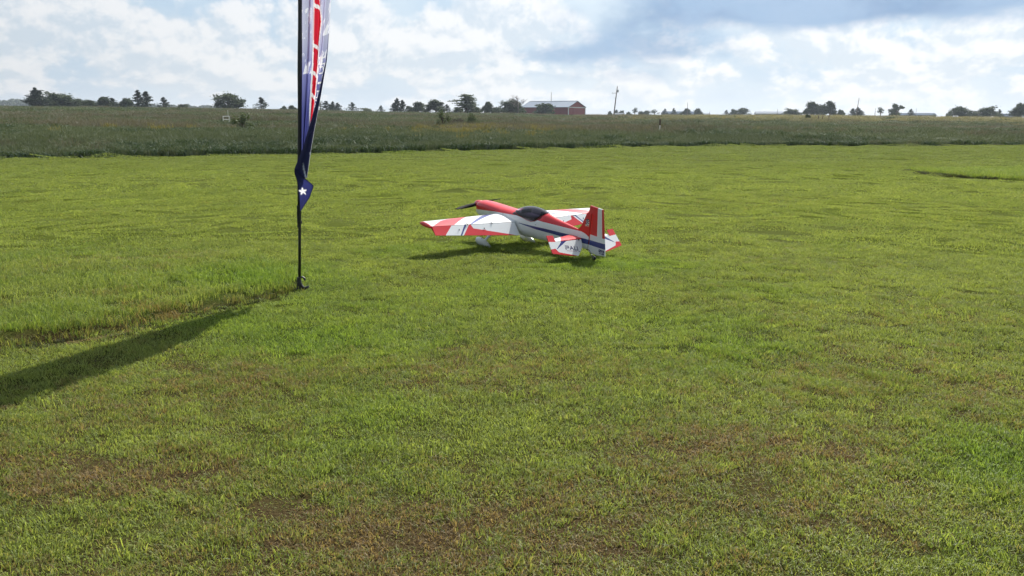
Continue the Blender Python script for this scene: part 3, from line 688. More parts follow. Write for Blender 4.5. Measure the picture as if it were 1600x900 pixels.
        def ap(c, n):
            t, Y = tY(c)
            if n.z < -.1 and n.x > -.2: return 0 if Y < .9 else 1
            l = lambda s_: s_[0][1]+(s_[1][1]-s_[0][1])*(t-s_[0][0])/(s_[1][0]-s_[0][0])
            if Y > l(segs[0]): return 1
            if Y > l(segs[1]): return 0
            if Y > l(segs[2]): return 2
            if Y > l(segs[3]): return 0
            lim = .81-.05*t if t < .4 else .79-(t-.4)/.6*.57
            return 1 if Y > lim else 0
        al = painted('aileron', a_, [cut_xy(P2(*a), P2(*b)) for a, b in segs], ap, wing, smooth=False)
        hm = MB(); hm.tube([(HXL(0)-.001, sg*(YR+(YT-YR)*.05), ZC(0)+.026), (HXL(1)-.001, sg*(YT-.005), ZC(1)+.012)], .004, 6); hm.build('hinge_gap', 'gap_dark', wing)
        for Y in (.86, .50):
            f = (Y-YR)/(YT-YR); hx = HXL(f); zc = ZC(f)
            h = MB(); h.box((hx+.012, sg*Y, zc+.034), (.035, .005, .006)); h.box((hx-.012, sg*Y, zc+.022), (.008, .006, .020)); h.build('control_horn', 'carbon_black', wing)
            h = MB(); h.tube([(hx-.05, sg*(Y+.14), zc-.035), (hx-.05, sg*(Y+.14), zc-.012)], .005, 8); h.build('screw', 'gap_dark', wing)
    # wing root fillets
    zc = ZC(0)+.004
    for sg in (1, -1):
        m = MB(); m.loft([[(1.81+.03*k-(.50+.05*k)*u, sg*(.136-.012*k), zc+(.055+.02*k)*math.sin(math.pi*min(1, u*1.0))**.6-.01) for u in np.linspace(0, 1, 12)] + [(1.81-.50*u, sg*(.10), zc-.03) for u in np.linspace(1, 0, 12)] for k in (0, .5, 1)]); 
        m.build('wing_fillet', 'paint_white', fus, smooth=True)
    # tail: fin, rudder
    def slab(poly, t0, t1=None):
        """thin plate in the x-z plane with a softened edge"""
        m = MB(); cx = sum(p[0] for p in poly)/len(poly); cz = sum(p[1] for p in poly)/len(poly)
        inner = [(cx+(p[0]-cx)*.93, cz+(p[1]-cz)*.97) for p in poly]
        m.loft([[(x, -t0/2, z) for x, z in inner], [(x, -t0*.25, z) for x, z in poly], [(x, t0*.25, z) for x, z in poly], [(x, t0/2, z) for x, z in inner]]); return m
    fin = slab([(.40, .122), (.365, .132), (.338, .155), (.316, .190), (.236, .362), (.172, .362), (.166, .0), (.32, .0)], .026)
    fo = painted('fin', fin, [cut_xz((.5, .112), (0, .124))], lambda c, n: 1, root, smooth=False)
    rud = slab([(.228, .367), (.212, .444), (.006, .442), (-.069, .133), (-.116, -.068), (-.10, -.074), (.02, -.094), (.105, -.083), (.160, -.058), (.160, .367)], .024)
    RS = [((.087, .46), (.041, .125)), ((.021, .46), (-.047, .10)), ((.3, .118), (-.2, .127))]
    cuts = [cut_xz(*a) for a in RS]+[cut_xz((.3, .0465), (-.2, .0745)), cut_xz((.3, -.006), (-.2, .009))]
    def rp(c, n):
        x, z = c.x, c.z
        if z > .118+(.3-x)*.018:
            x1 = .041+(z-.125)/.335*.046; x2 = -.047+(z-.10)/.36*.068
            return 1 if x > x1 or x < x2 else 0
        if -.006+(.3-x)*.030 < z < .0465+(.3-x)*.056: return 2
        return 0
    ro = painted('rudder', rud, cuts, rp, root, smooth=False)
    m = MB(); m.tube([(.163, .0145, .36), (.163, .0145, -.05)], .0022, 6); m.build('hinge_gap', 'gap_dark', fo)
    # printed emblem on the fin (small chequered badge of greys, black and gold), block of print at the rudder's foot
    EM = ["..kkk..", ".kgkwk.", ".gkgk..", "..gkgw.", ".kggkk.", "..kgww.", ".owkgo.", ".ow.oo."]
    cm = {'k': 'print_black', 'g': 'print_grey', 'w': 'paint_white', 'o': 'print_gold'}
    for key, mn in cm.items():
        m = MB()
        for j, row in enumerate(EM):
            for i, ch in enumerate(row):
                if ch == key:
                    x0 = .262-i*.0125+j*.0006; z0 = .285-j*.0110
                    m.add([(x0, .0142, z0), (x0-.0128, .0142, z0), (x0-.0128, .0142, z0-.0113), (x0, .0142, z0-.0113)], [(0, 1, 2, 3)])
        tag(m.build('emblem', mn, fo), kind='stuff')
    BK = ["#########", "#.##.#.##", "#########", "##.......", ".########", ".......##", ".########"]
    m = MB()
    for j, row in enumerate(BK):
        for i, ch in enumerate(row):
            if ch == '#':
                x0 = -.014-i*.0098; z0 = -.010-j*.0070
                m.add([(x0, .0128, z0), (x0-.0100, .0128, z0), (x0-.0100, .0128, z0-.0072), (x0, .0128, z0-.0072)], [(0, 1, 2, 3)])
    tag(m.build('printed_mark', 'print_navy', ro), kind='stuff')
    # tailplane halves with drooping elevators
    HX, HZ, ED = .268, .036, R(45)
    for sg in (1, -1):
        m = MB(); rings = []
        for y, le in ((.015, .475), (.15, .440), (.30, .400), (.425, .366), (.432, .345)):
            th = .030-.018*y/.43; ch = le-HX-.006
            rings.append([(le-ch*u, sg*y, HZ+th/2*math.sin(math.pi*(u**.55)*.75)**.8) for u in np.linspace(0, 1, 9)]+[(le-ch*u, sg*y, HZ-th/2*math.sin(math.pi*(u**.55)*.75)**.8-.0005) for u in np.linspace(1, 0, 9)])
        m.loft(rings)
        SA = [((.40, sg*.24), (.26, sg*.36)), ((.42, sg*.18), (.26, sg*.30)), ((.44, sg*.12), (.26, sg*.20))]
        def sp(c, n):
            q = (c.x, c.y); s_ = [side(a, b, q)*sg for a, b in SA]
            if s_[0] > 0: return 1
            if s_[1] > 0: return 0
            if s_[2] > 0: return 3
            return 0
        st = painted('tailplane', m, [cut_xy(*a) for a in SA], sp, root, angle=50)
        def EP(t, Y, off=0.0):     # t: signed distance behind the hinge line in elevator plane
            return Vector((HX-t*math.cos(ED)+off*math.sin(ED)*-1, sg*Y, HZ-t*math.sin(ED)+off*math.cos(ED)))
        outl = [(0.004, .040), (.100, .070), (.205, .185), (.192, .30), (.142, .545), (.0, .530), (-.088, .522), (-.082, .430), (.004, .430)]
        e = MB(); th = .013
        inn = [(t*.97+.004*0, Y) for t, Y in outl]
        tp = lambda t: .009
        top = [EP(t, Y, tp(t)/2) for t, Y in outl]; bot = [EP(t, Y, -tp(t)/2) for t, Y in outl]; n = len(outl)
        # top and bottom as fans of quads so that the cut lines stay clean
        e.add(top+bot, [tuple(range(n)), tuple(range(2*n-1, n-1, -1))]+[(i, (i+1) % n, n+(i+1) % n, n+i) for i in range(n)])
        def ecut(a, b): p, q = EP(*a), EP(*b); nn = EP(0, 0, 1)-EP(0, 0, 0); return (p, (q-p).cross(nn).normalized())
        EL = [((.09, .56), (.085, .475)), ((.085, .475), (.135, .445)), ((.135, .445), (.205, .20)), ((-.01, .56), (.004, .40)), ((.105, .475), (.020, .300)), ((.105, .475), (.004, .345)), ((.004, .43), (-.05, .43))]
        cts = [ecut(*x) for x in EL]
        def ep(c, n_):
            t = (HX-c.x)*math.cos(ED)+(HZ-c.z)*math.sin(ED); Y = abs(c.y)
            if Y > .43 and t < -.01+.014*(.56-Y)/.16: return 1
            if Y > .475: lim = .085+(Y-.475)/.085*.005
            elif Y > .445: lim = .135-(Y-.445)/.03*.050
            else: lim = .135+(.445-Y)/.245*.070
            if t > lim: return 1
            l1 = .300+(t-.020)/.085*.175; l2 = .345+(t-.004)/.101*.13
            if l1 < Y < l2 and n_.z > -0.2: return 2
            return 0
        el_ = painted('elevator', e, cts, ep, st, smooth=False)
        if sg == 1:
            # PAU lettering, with its swoosh and the thin line of small print below
            def strip(m, a, b, w):
                a, b = Vector(a), Vector(b); d = (b-a).normalized(); nrm = Vector((-d.y, d.x))*w/2; a2, b2 = a-d*w/2, b+d*w/2
                q = [a2+nrm, b2+nrm, b2-nrm, a2-nrm]; m.add([EP(LT0+p.y*math.cos(.16)+p.x*math.sin(.16), LY0-p.x*math.cos(.16)+p.y*math.sin(.16), tp(.1)/2+.0008) for p in q], [(0, 1, 2, 3)])
            LY0, LT0 = .320, .066; m = MB(); w = .0105; H = .044
            def letters(ox, segs):
                for a, b in segs: strip(m, (ox+a[0]*.046, a[1]*H), (ox+b[0]*.046, b[1]*H), w)
            letters(0, [((0, 0), (.9, 0)), ((.9, 0), (.95, .5)), ((.95, .5), (0, .55)), ((0, .55), (0, 1))])
            letters(.062, [((0, 1), (.5, 0)), ((.5, 0), (1, 1)), ((.3, .62), (.72, .62))])
            letters(.126, [((0, 0), (0, 1)), ((0, 1), (.95, 1)), ((.95, 1), (.95, 0))])
            m.build('lettering', 'print_navy', el_)
            m = MB(); pts = [(.194+.020*math.sin(a), .030-.030*math.cos(a)) for a in np.linspace(0.3, 2.0, 7)]
            for a, b in zip(pts[:-1], pts[1:]): strip(m, a, b, .0018)
            m.build('swoosh', 'print_redgrey', el_)
            m = MB()
            for k in range(16): strip(m, (.004+k*.0095, .0610), (.008+k*.0095, .0610+.0012*(k % 2)), .0065 if k % 3 else .004)
            tag(m.build('small_print', 'print_redgrey', el_), kind='stuff')
            m = MB(); strip(m, (.176, .0600), (.190, .0600), .0085); m.build('print_dot', 'print_navy', el_)
            m = MB(); p = EP(.010, .085, .012); m.box(p, (.012, .010, .014)); m.build('control_horn', 'carbon_black', el_)
    # undercarriage
    for sg in (1, -1):
        leg = MB(); rings = []
        for k, (y, z, x, c) in enumerate([(.06, -.178, 1.70, .075), (.15, -.205, 1.70, .065), (.25, -.262, 1.695, .055), (.322, -.318, 1.69, .045), (.342, -.345, 1.69, .042)]):
            rings.append([(x+c*.5*math.cos(a), sg*(y+.006*math.sin(a)*.6), z+.006*math.sin(a)) for a in np.linspace(0, 6.283, 12, False)])
        leg.loft(rings); lg = leg.build('gear_leg', 'paint_white', root, smooth=True)
        pt = MB(); rings = []
        for k, u in enumerate(np.linspace(0, 1, 16)):
            hgt = .056*(math.sin(math.pi*min(1, u**.62))**.75 if 0 < u < 1 else .04); wd = hgt*.66; X = 1.845-.345*u; Z = -.352-.020*u
            rings.append([(X, sg*.362+wd*math.cos(a), Z+hgt*math.sin(a)*(1 if math.sin(a) > 0 else .85)) for a in np.linspace(0, 6.283, 16, False)])
        pt.loft(rings); sp_ = pt.build('wheel_spat', 'paint_white', root, smooth=True)
        wh = MB(); wr = .052
        prof = [(-.014, .7), (-.016, .9), (-.010, 1.0), (.010, 1.0), (.016, .9), (.014, .7)]
        wh.loft([[(1.72+wr*q*math.cos(a), sg*.362+dy, -.357+wr*q*math.sin(a)) for a in np.linspace(0, 6.283, 20, False)] for dy, q in prof]); wh.build('wheel', 'rubber', root, smooth=True)
    # tail wheel
    m = MB(); m.tube([(.175, 0, -.064), (.13, 0, -.085), (.085, 0, -.118), (.066, 0, -.128)], [.007, .007, .006, .006], 8); m.box((.165, 0, -.070), (.05, .022, .008)); tw = m.build('tail_wheel_bracket', 'carbon_black', root)
    m = MB(); m.loft([[(.056+.026*q*math.cos(a), dy, -.138+.026*q*math.sin(a)) for a in np.linspace(0, 6.283, 16, False)] for dy, q in [(-.010, .6), (-.010, .9), (-.005, 1), (.005, 1), (.010, .9), (.010, .6)]]); m.build('wheel', 'rubber', root, smooth=True)
    m = MB(); m.tube([(.058, -.014, -.134), (.058, .016, -.134)], .013, 12); m.box((.082, .012, -.112), (.026, .004, .022)); m.build('wheel_hub', 'metal_bright', root)
    m = MB(); m.tube([(.145, .018, -.066), (.075, .020, -.088)], .0025, 6); m.build('steering_spring', 'metal_bright', root)
    # propeller and spinner
    pr = MB(); PX, PZ, ang = 2.335, -.020, R(8)
    for s2 in (1, -1):
        rings = []
        for u in np.linspace(0.06, 1, 14):
            rr = .378*u; ch = .046*math.sin(math.pi*min(1, .12+.83*u))**.7+.010; tw = R(62-46*u); th = .010*(1-u)+.003
            yy = Vector((0, math.cos(ang), -math.sin(ang)))*s2; cd = Vector((math.cos(tw), 0, 0))+Vector((0, math.sin(ang), math.cos(ang)))*math.sin(tw)*s2
            nn = cd.cross(yy).normalized(); c0 = Vector((PX, 0, PZ))+yy*rr
            rings.append([c0+cd*(ch/2*math.cos(a))*(1 if u < .97 else .5)+nn*(th*math.sin(a)) for a in np.linspace(0, 6.283, 10, False)])
        pr.loft(rings)
    pr.build('propeller', 'carbon_black', root, smooth=True)
    m = MB(); m.loft([[(X, r*math.cos(a), PZ+r*math.sin(a)) for a in np.linspace(0, 6.283, 20, False)] for X, r in ((2.268, .056), (2.30, .056), (2.34, .050), (2.38, .036), (2.405, .018), (2.412, .004))]); m.build('spinner', 'paint_red', root, smooth=True)
    return root
make_aircraft()

# ------------------------------------------------------------------ feather banner
FONT = {'I': ["###", ".#.", ".#.", ".#.", ".#.", ".#.", "###"], 'M': ["#...#", "##.##", "#.#.#", "#.#.#", "#...#", "#...#", "#...#"], 'A': [".###.", "#...#", "#...#", "#####", "#...#", "#...#", "#...#"],
        '.': ["..", "..", "..", "..", "..", "##", "##"], 'C': [".####", "#....", "#....", "#....", "#....", "#....", ".####"], 'O': [".###.", "#...#", "#...#", "#...#", "#...#", "#...#", ".###."], 'N': ["#...#", "##..#", "#.#.#", "#.#.#", "#..##", "#...#", "#...#"]}
def make_banner():
    B = gpt(468, 454); px_m = 1.0/163.0
    vd = Vector((B.x, B.y, 0)).normalized(); rv = Vector((vd.y, -vd.x, 0))
    root = empty('feather_banner', (B.x, B.y, 0), label='tall narrow blue, white and red feather banner on a black pole', cat='banner')
    def zrow(y):                                     # height on the pole seen at picture row y
        d = ray(467, y); t = (B.x*vd.x+B.y*vd.y)/(d.x*vd.x+d.y*vd.y); return CAM_H+d.z*t
    def W(lat, dep, z): return rv*(lat*px_m)+vd*dep+Vector((0, 0, z))
    lean = lambda z: z/2.75*20.0            # the pole's slight lean, in the same units as lat
    def bend(z): return max(0, z-3.0)**2*0.16
    # pole
    m = MB(); zs = [.02, .5, 1.0, 1.6, 2.2, 2.8, 3.2, 3.6, 3.9, 4.1]
    m.tube([W(lean(z)+bend(z)*60, -bend(z)*.55, z) for z in zs], [.0135, .0135, .016, .018, .0185, .019, .014, .011, .009, .008], 12); m.build('pole', 'pole_black', root, smooth=True)
    m = MB(); m.tube([W(lean(.64), 0, .63), W(lean(.64), 0, .655)], .022, 12); m.build('collar', 'pole_black', root)
    m = MB(); m.tube([W(lean(.72)-3.2, -.01, .60), W(lean(.72)-2.6, -.01, .80)], .008, 8); m.build('strap', 'pole_black', root)
    # sleeve of the sail round the pole
    m = MB(); zz = np.linspace(.80, 3.9, 24); m.tube([W(lean(z)+bend(z)*60, -bend(z)*.55, z) for z in zz], [.021+.002*math.sin(7*z) if z < 3.3 else .016 for z in zz], 12); m.build('sleeve', 'pole_black', root, smooth=True)
    # ground spike with its two hooked foot pegs
    m = MB(); m.tube([W(0, 0, -.02), W(0, 0, .075), W(-.1, 0, .13)], [.024, .022, .018], 10)
    c = [W(2.2, -.02, .125), W(5, -.025, .135), W(8, -.03, .120), W(9, -.03, .100)]; m.tube(c, [.009, .010, .011, .009], 8)
    m.tube([W(1.5, -.01, .085), W(3, -.015, .055), W(6, -.02, .03), W(10, -.03, .028), W(14, -.035, .045)], [.012, .013, .015, .014, .009], 8)
    m.tube([W(-3.2, 0, .088), W(3, 0, .088)], .011, 8); m.box(W(2, 0, .012), (.09, .05, .022), Matrix.Rotation(math.atan2(rv.y, rv.x), 3, 'Z')); m.build('ground_spike', 'cast_iron', root, smooth=False)
    # the sail: rows run up the pole, each row goes out to the fold and back along the outer face
    KR = [(-340, 3), (-300, 18), (-220, 34), (-120, 41), (0, 40), (60, 38), (100, 35), (150, 28), (190, 21.5), (230, 15.5), (262, 12), (276, 10)]
    KD = [(-340, .05), (-300, .30), (-200, .55), (0, .56), (100, .52), (190, .40), (262, .22), (276, .18)]
    KF = [(-340, 0), (60, 0), (100, 1.5), (150, 4.0), (190, 7.5), (230, 12), (262, 20), (276, 12)]      # how far the outer face returns to the left of the fold
    rows = np.concatenate([np.linspace(-340, 0, 40), np.linspace(1, 276, 260)]); NS, NFN = 84, 16
    V, C, F = [], [], []
    navy, mid, pale = np.array((.017, .020, .085)), np.array((.070, .080, .27)), np.array((.47, .49, .66))
    def ground_col(y):
        t = np.clip((185-y)/185, 0, 1.15)
        return mid*(1-sstep(t, .0, .40))+(sstep(t, .0, .40))*(np.array((.20, .215, .48))*(1-sstep(t, .30, .72))+pale*sstep(t, .30, .72)) if y < 200 else mid
    word = "INA.COM"; bm_cols = []
    for ch in word[:]: bm_cols += [[r[i] for r in FONT[ch]] for i in range(len(FONT[ch][0]))]+[['.']*7]
    def red_edges(y, Rr):
        cl = np.interp(y, [-340, 0, 100, 165, 200], [18, 19.5, 18.2, 15.0, 14.0]); cr_ = np.interp(y, [-340, 0, 40, 70, 100, 165, 196], [26, 24.5, 27.5, 24.5, 23.5, 19.0, 15.0]); return cl, cr_
    def sail_col(y, lat, Rr):
        c = ground_col(y).copy()
        st = fbm(np.array([lat*.45+y*.10]), np.array([y*.05-lat*.10]), 77, 3)[0]
        band = math.exp(-((y-38)/22)**2)+math.exp(-((y-100)/16)**2)+.6*math.exp(-((y+60)/40)**2)
        if st > .56 and band > .35 and (lat < 15 or lat > 26): c = np.array((.80, .82, .90))
        cl, cr_ = red_edges(y, Rr)
        if y < 197 and cl-1.9 < lat < cr_+1.2:
            c = np.array((.82, .82, .84))
            if cl < lat < cr_: c = np.array((.62, .012, .035))
            for y0, sl_ in ((8, 1.6), (70, 1.4), (112, 1.3), (146, 1.2)):
                dd = y-y0-(lat-cl)*sl_
                if 0 < dd < 6.0: c = np.array((.84, .84, .86))
        # word running up the outer part of the sail
        y0, y1 = 178.0, 90.0
        if y1 < y < y0:
            u = (y0-y)/(y0-y1)*len(bm_cols); l0 = np.interp(y, [86, 120, 150, 178], [25.0, 23.4, 21.0, 17.6]); l1 = np.interp(y, [86, 120, 150, 178], [33.2, 30.6, 26.2, 21.5]); v = (lat-l0)/(l1-l0)*7
            if 0 <= v < 7 and bm_cols[int(u) % len(bm_cols)][int(v)] == '#': c = np.array((.86, .87, .90))
        if lat > Rr-1.4 and y > 60: c = c*.4+navy*.6
        if lat > Rr-.5: c = np.array((.75, .77, .85))
        return c
    for y in rows:
        z = zrow(y) if y > -60 else zrow(-60)+(zrow(-60)-zrow(0))/60*(-60-y)
        Rr = np.interp(y, *zip(*KR)); D = np.interp(y, *zip(*KD)); Fb = np.interp(y, *zip(*KF)); x0 = lean(z)+bend(z)*60; d0 = -bend(z)*.55
        for k in range(NS):
            s_ = k/(NS-1); lat = 1.0+(Rr-1.0)*s_; fold = .055*math.sin(s_*17+y*.004)*math.sin(math.pi*s_)**.5+.025*math.sin(s_*37+1.3+y*.007)*math.sin(math.pi*s_)
            V.append(W(x0+lat, d0-D*s_+fold, z)); C.append(sail_col(y, lat, Rr))
        for k in range(1, NFN+1):
            s_ = k/NFN; lat = Rr-Fb*s_; V.append(W(x0+lat, d0-D-.012*s_-.05*math.sin(math.pi*s_)*min(1, Fb/10), z-.0*s_))
            cc = navy.copy()*1.2
            if y > 236 and fbm(np.array([lat*.9-y*.22]), np.array([y*.03]), 5, 2)[0] > .64 and lat > 4: cc = np.array((.55, .58, .70))
            if s_ < .06 and y > 120: cc = np.array((.68, .70, .80))
            if y < 90: cc = ground_col(y)*.7
            C.append(cc)
    N = NS+NFN
    for i in range(len(rows)-1):
        for k in range(N-1): F.append((i*N+k, i*N+k+1, (i+1)*N+k+1, (i+1)*N+k))
    # bottom corner, turned over once more, with the star
    o = len(V); n1, n2 = 40, 44
    LE_ = [(262, -8.0), (268, -7.0), (276, -5.2), (290, -2.6), (305, -1.0), (326, .5)]; RE_ = [(262, -8.0), (272, 6.0), (285, 18.5), (289, 18.6), (305, 14.0), (318, 6.5), (326, 2.0)]
    ax, ay = -7.8, 262
    for i in range(n1):
        q = i/(n1-1)
        for k in range(n2):
            s_ = k/(n2-1)
            # top edge slopes from the left bulge down to the right corner
            yt = 262+24*s_; y = yt+(326-yt)*q
            l, r = np.interp(y, *zip(*LE_)), np.interp(y, *zip(*RE_))
            lat = l+(r-l)*s_ if q > 0 else np.interp(s_, [0, 1], [-8, 18.6])
            lat = (1-sstep(q, 0, .25))*(-8+26.6*s_)*(1)+sstep(q, 0, .25)*(l+(r-l)*s_) if q < .25 else lat
            z = zrow(y); V.append(W(lean(z)+lat, -.26+.10*q+.025*math.sin(s_*4+q*2)-.03*math.sin(math.pi*s_), z))
            cc = navy*1.5
            if y-yt < 1.4 or s_ < .05 or s_ > .95: cc = navy*.55
            sx, sy = lat-4.0, y-296; an = math.atan2(sx, -sy)+.15; rr = math.hypot(sx, sy); w5 = (an % (2*math.pi/5))/(2*math.pi/5); w5 = min(w5, 1-w5)*2
            if rr < 2.2+4.0*(1-w5)**1.25: cc = np.array((.88, .88, .90))
            C.append(cc)
    for i in range(n1-1):
        for k in range(n2-1): F.append((o+i*n2+k, o+i*n2+k+1, o+(i+1)*n2+k+1, o+(i+1)*n2+k))
    me = bpy.data.meshes.new('sail'); me.from_pydata([tuple(v) for v in V], [], F); me.update(); me.shade_smooth()
    ca = me.color_attributes.new('Col', 'FLOAT_COLOR', 'POINT'); ca.data.foreach_set('color', np.c_[np.array(C), np.ones(len(C))].astype(np.float32).ravel())
    mt = bpy.data.materials.new('banner_cloth'); mt.use_nodes = True; t = NT(mt.node_tree); t.n.clear(); out = t.node('ShaderNodeOutputMaterial')
    c = t.node('ShaderNodeAttribute', attribute_name='Col').outputs['Color']
    co = t.node('ShaderNodeTexCoord').outputs['Object']; wv = t.noise(t.vm('MULTIPLY', co, (60, 60, 6)), 1.0, 3, .5)
    bp = t.node('ShaderNodeBump', in_Strength=.25, in_Distance=.01); t.put(bp.inputs['Height'], wv)
    df = t.node('ShaderNodeBsdfDiffuse'); tr = t.node('ShaderNodeBsdfTranslucent'); gl = t.node('ShaderNodeBsdfGlossy', in_Roughness=.45)
    for q in (df, tr): t.put(q.inputs[0], c); t.put(q.inputs['Normal'], bp.outputs[0])
    a = t.node('ShaderNodeMixShader', in_0=.50); t.l.new(df.outputs[0], a.inputs[1]); t.l.new(tr.outputs[0], a.inputs[2])
    b = t.node('ShaderNodeMixShader', in_0=.03); t.l.new(a.outputs[0], b.inputs[1]); t.l.new(gl.outputs[0], b.inputs[2]); t.l.new(b.outputs[0], out.inputs[0])
    me.materials.append(mt); so_ = bpy.data.objects.new('sail', me); COL.objects.link(so_); so_.parent = root
    return root
make_banner()

# ------------------------------------------------------------------ trees and bushes
def leaf_mesh(name, pts, size, material, g, flat=0.0):
    """a crown of small leaf-spray faces at pts [(Vector, spread)]"""
    V, F, A = [], [], []
    for p in pts:
        o = len(V); s_ = size*g.uniform(.6, 1.35)
        a = Vector((g.gauss(0, 1), g.gauss(0, 1), g.gauss(0, 1)*(1-flat)))
        a = a.normalized(); b = a.cross(Vector((g.gauss(0, 1), g.gauss(0, 1), g.gauss(0, 1)))).normalized()
        P = Vector(p); V += [P-a*s_, P+b*s_*.55, P+a*s_, P-b*s_*.55]; F.append((o, o+1, o+2, o+3)); A += [g.random()]*4
    me = bpy.data.meshes.new(name); me.from_pydata([tuple(v) for v in V], [], F); me.materials.append(MAT[material]); me.update()
    q = me.attributes.new('rnd', 'FLOAT', 'POINT'); q.data.foreach_set('value', np.array(A, np.float32)); return me
def limb_mesh(name, limbs, material):
    m = MB()
    for pts, rad in limbs: m.tube(pts, rad, 6)
    me = bpy.data.meshes.new(name); me.from_pydata(m.v, [], m.f); me.materials.append(MAT[material]); me.update(); me.shade_smooth(); return me

def cedar(seed, tops=1, width=.34):
    """unit-height eastern red cedar: ragged cone of upswept sprays"""
    g = random.Random(seed); pts = []; limbs = []
    axes = [((0, 0), 1.0)] if tops == 1 else [((g.uniform(-.05, 0), g.uniform(-.03, .03)), 1.0)]+[((g.uniform(.08, .2)*(1 if k % 2 else -1), g.uniform(-.08, .08)), g.uniform(.72, .92)) for k in range(tops-1)]
    for (ax, ay), H in axes:
        limbs.append(([(ax*.3, ay*.3, -.02), (ax*.8, ay*.8, .4*H), (ax, ay, .97*H)], [.022, .014, .003]))
        for k in range(46):
            h = H*(.04+.93*(k/46)**.9)+g.uniform(-.015, .015); f = h/H; a = g.random()*6.283
            L = width*(1-f)**1.0*g.uniform(.65, 1.12)*(.75+.25*min(1, f*7))+.010
            d = Vector((math.cos(a), math.sin(a), g.uniform(.15, .65)))
            limbs.append(([(ax, ay, h*.97), Vector((ax, ay, h*.97))+d*L*.8], [.006*(1-f)+.002, .001]))
            for j in range(26):
                u = g.random()**.6; p = Vector((ax, ay, h*.97))+d*L*u; sp = .026*(1-f)+.008
                pts.append(p+Vector((g.gauss(0, sp), g.gauss(0, sp), g.gauss(0, sp*.8))))
    return leaf_mesh('crown', pts, .030, 'leaf_cedar', g), limb_mesh('trunk', limbs, 'bark')
def broad(seed, material='leaf_dark', width=.45, base=.12, lobes=11, size=.042, n=3000, layered=False, trunk='bark', open_=0.0):
    """unit-height spreading tree built from limbs that carry uneven leaf clumps"""
    g = random.Random(seed); pts = []; limbs = [([(0, 0, -.03), (g.uniform(-.02, .02), 0, .22), (g.uniform(-.03, .03), 0, .5)], [.040, .028, .014])]
    for k in range(lobes):
        a = g.random()*6.283; zf = (k+g.random())/lobes
        if layered:
            h = base+.08+(.92-base)*((k % 6)+g.uniform(-.2, .2))/5.6; hf = (h-base)/(1-base)
            q = width*math.sqrt(max(.08, 1-(hf*.95)**2))*g.uniform(.2, .8); rr = Vector((width*.34, width*.34, .055))
        else:                                   # clumps spread through a dome
            ph = math.asin(min(1, zf)); u = g.uniform(.30, .80); q = width*math.cos(ph)*u; h = base+(1-base)*(.10+.74*math.sin(ph)*(.55+.45*u))
            k2 = g.uniform(.75, 1.25); rr = Vector((width*.30*k2, width*.30*k2, (1-base)*.15*k2))
        c = Vector((q*math.cos(a), q*math.sin(a), h)); st = Vector((0, 0, max(.05, h*.45)))
        limbs.append(([st, st.lerp(c, .55)+Vector((0, 0, .02)), c], [.016, .009, .003]))
        for _ in range(11):
            if g.random() < open_: continue
            d0 = Vector((g.gauss(0, 1), g.gauss(0, 1), g.gauss(0, 1))).normalized()*g.uniform(.3, 1.0); s_ = Vector((d0.x*rr.x, d0.y*rr.y, d0.z*rr.z))
            limbs.append(([c, c+s_*.9], [.004, .001]))
            for j in range(max(2, int(n/lobes/11))):
                p = c+s_+Vector((g.gauss(0, .30)*rr.x, g.gauss(0, .30)*rr.y, g.gauss(0, .30)*rr.z))
                if p.z > .01: pts.append(p)
    return leaf_mesh('crown', pts, size, material, g, .35), limb_mesh('trunk', limbs, trunk)
def bare(seed):
    g = random.Random(seed); limbs = [([(0, 0, -.02), (.01, 0, .35), (0, 0, .55)], [.022, .016, .010])]; pts = []
    for k in range(16):
        a = g.random()*6.283; s0 = Vector((0, 0, g.uniform(.3, .55))); d = Vector((math.cos(a)*.42, math.sin(a)*.42, g.uniform(.6, 1.0))); e = s0+d*g.uniform(.3, .5)
        limbs.append(([s0, s0.lerp(e, .5)+Vector((0, 0, .02)), e], [.008, .005, .002]))
        for j in range(4):
            f = e-d*.2+Vector((g.gauss(0, .05), g.gauss(0, .05), g.uniform(.02, .14))); limbs.append(([e-d*.2, f], [.003, .001]))
            pts += [f+Vector((g.gauss(0, .02), g.gauss(0, .02), g.gauss(0, .02))) for _ in range(3)]
    return leaf_mesh('crown', pts, .014, 'leaf_purple', g), limb_mesh('trunk', limbs, 'dead_wood')
KIND = {}
for k in range(5): KIND['cedar%d' % k] = cedar(500+k, 1, (.36, .30, .40, .33, .46)[k])
KIND['twin'] = cedar(520, 2, .30); KIND['multi'] = cedar(521, 3, .38); KIND['multi2'] = cedar(523, 4, .46)
for k in range(5): KIND['broad%d' % k] = broad(540+k, 'leaf_dark', (.50, .58, .46, .66, .40)[k], (.03, .0, .06, .0, .08)[k], (20, 24, 16, 26, 15)[k], n=3600)
for k in range(3): KIND['bush%d' % k] = broad(560+k, 'leaf_bush', (.75, .95, .62)[k], .02, 16, .060, 2400)
KIND['layered'] = broad(571, 'leaf_pale', .48, .28, 26, .034, 3000, layered=True)
KIND['palebush'] = broad(572, 'leaf_pale', .8, .02, 12, .06, 1500)
KIND['leaning'] = broad(573, 'leaf_dark', .40, .45, 7, .045, 1100, open_=.2); KIND['sparse'] = broad(574, 'leaf_dark', .50, .35, 8, .045, 700, open_=.4)
KIND['bare'] = bare(575); KIND['sapling'] = broad(576, 'leaf_field', .42, .05, 12, .040, 760, open_=.35); KIND['fieldbush'] = broad(578, 'leaf_field', .8, .01, 14, .05, 1300); KIND['purplebush'] = broad(577, 'leaf_purple', 1.2, .01, 10, .05, 900)
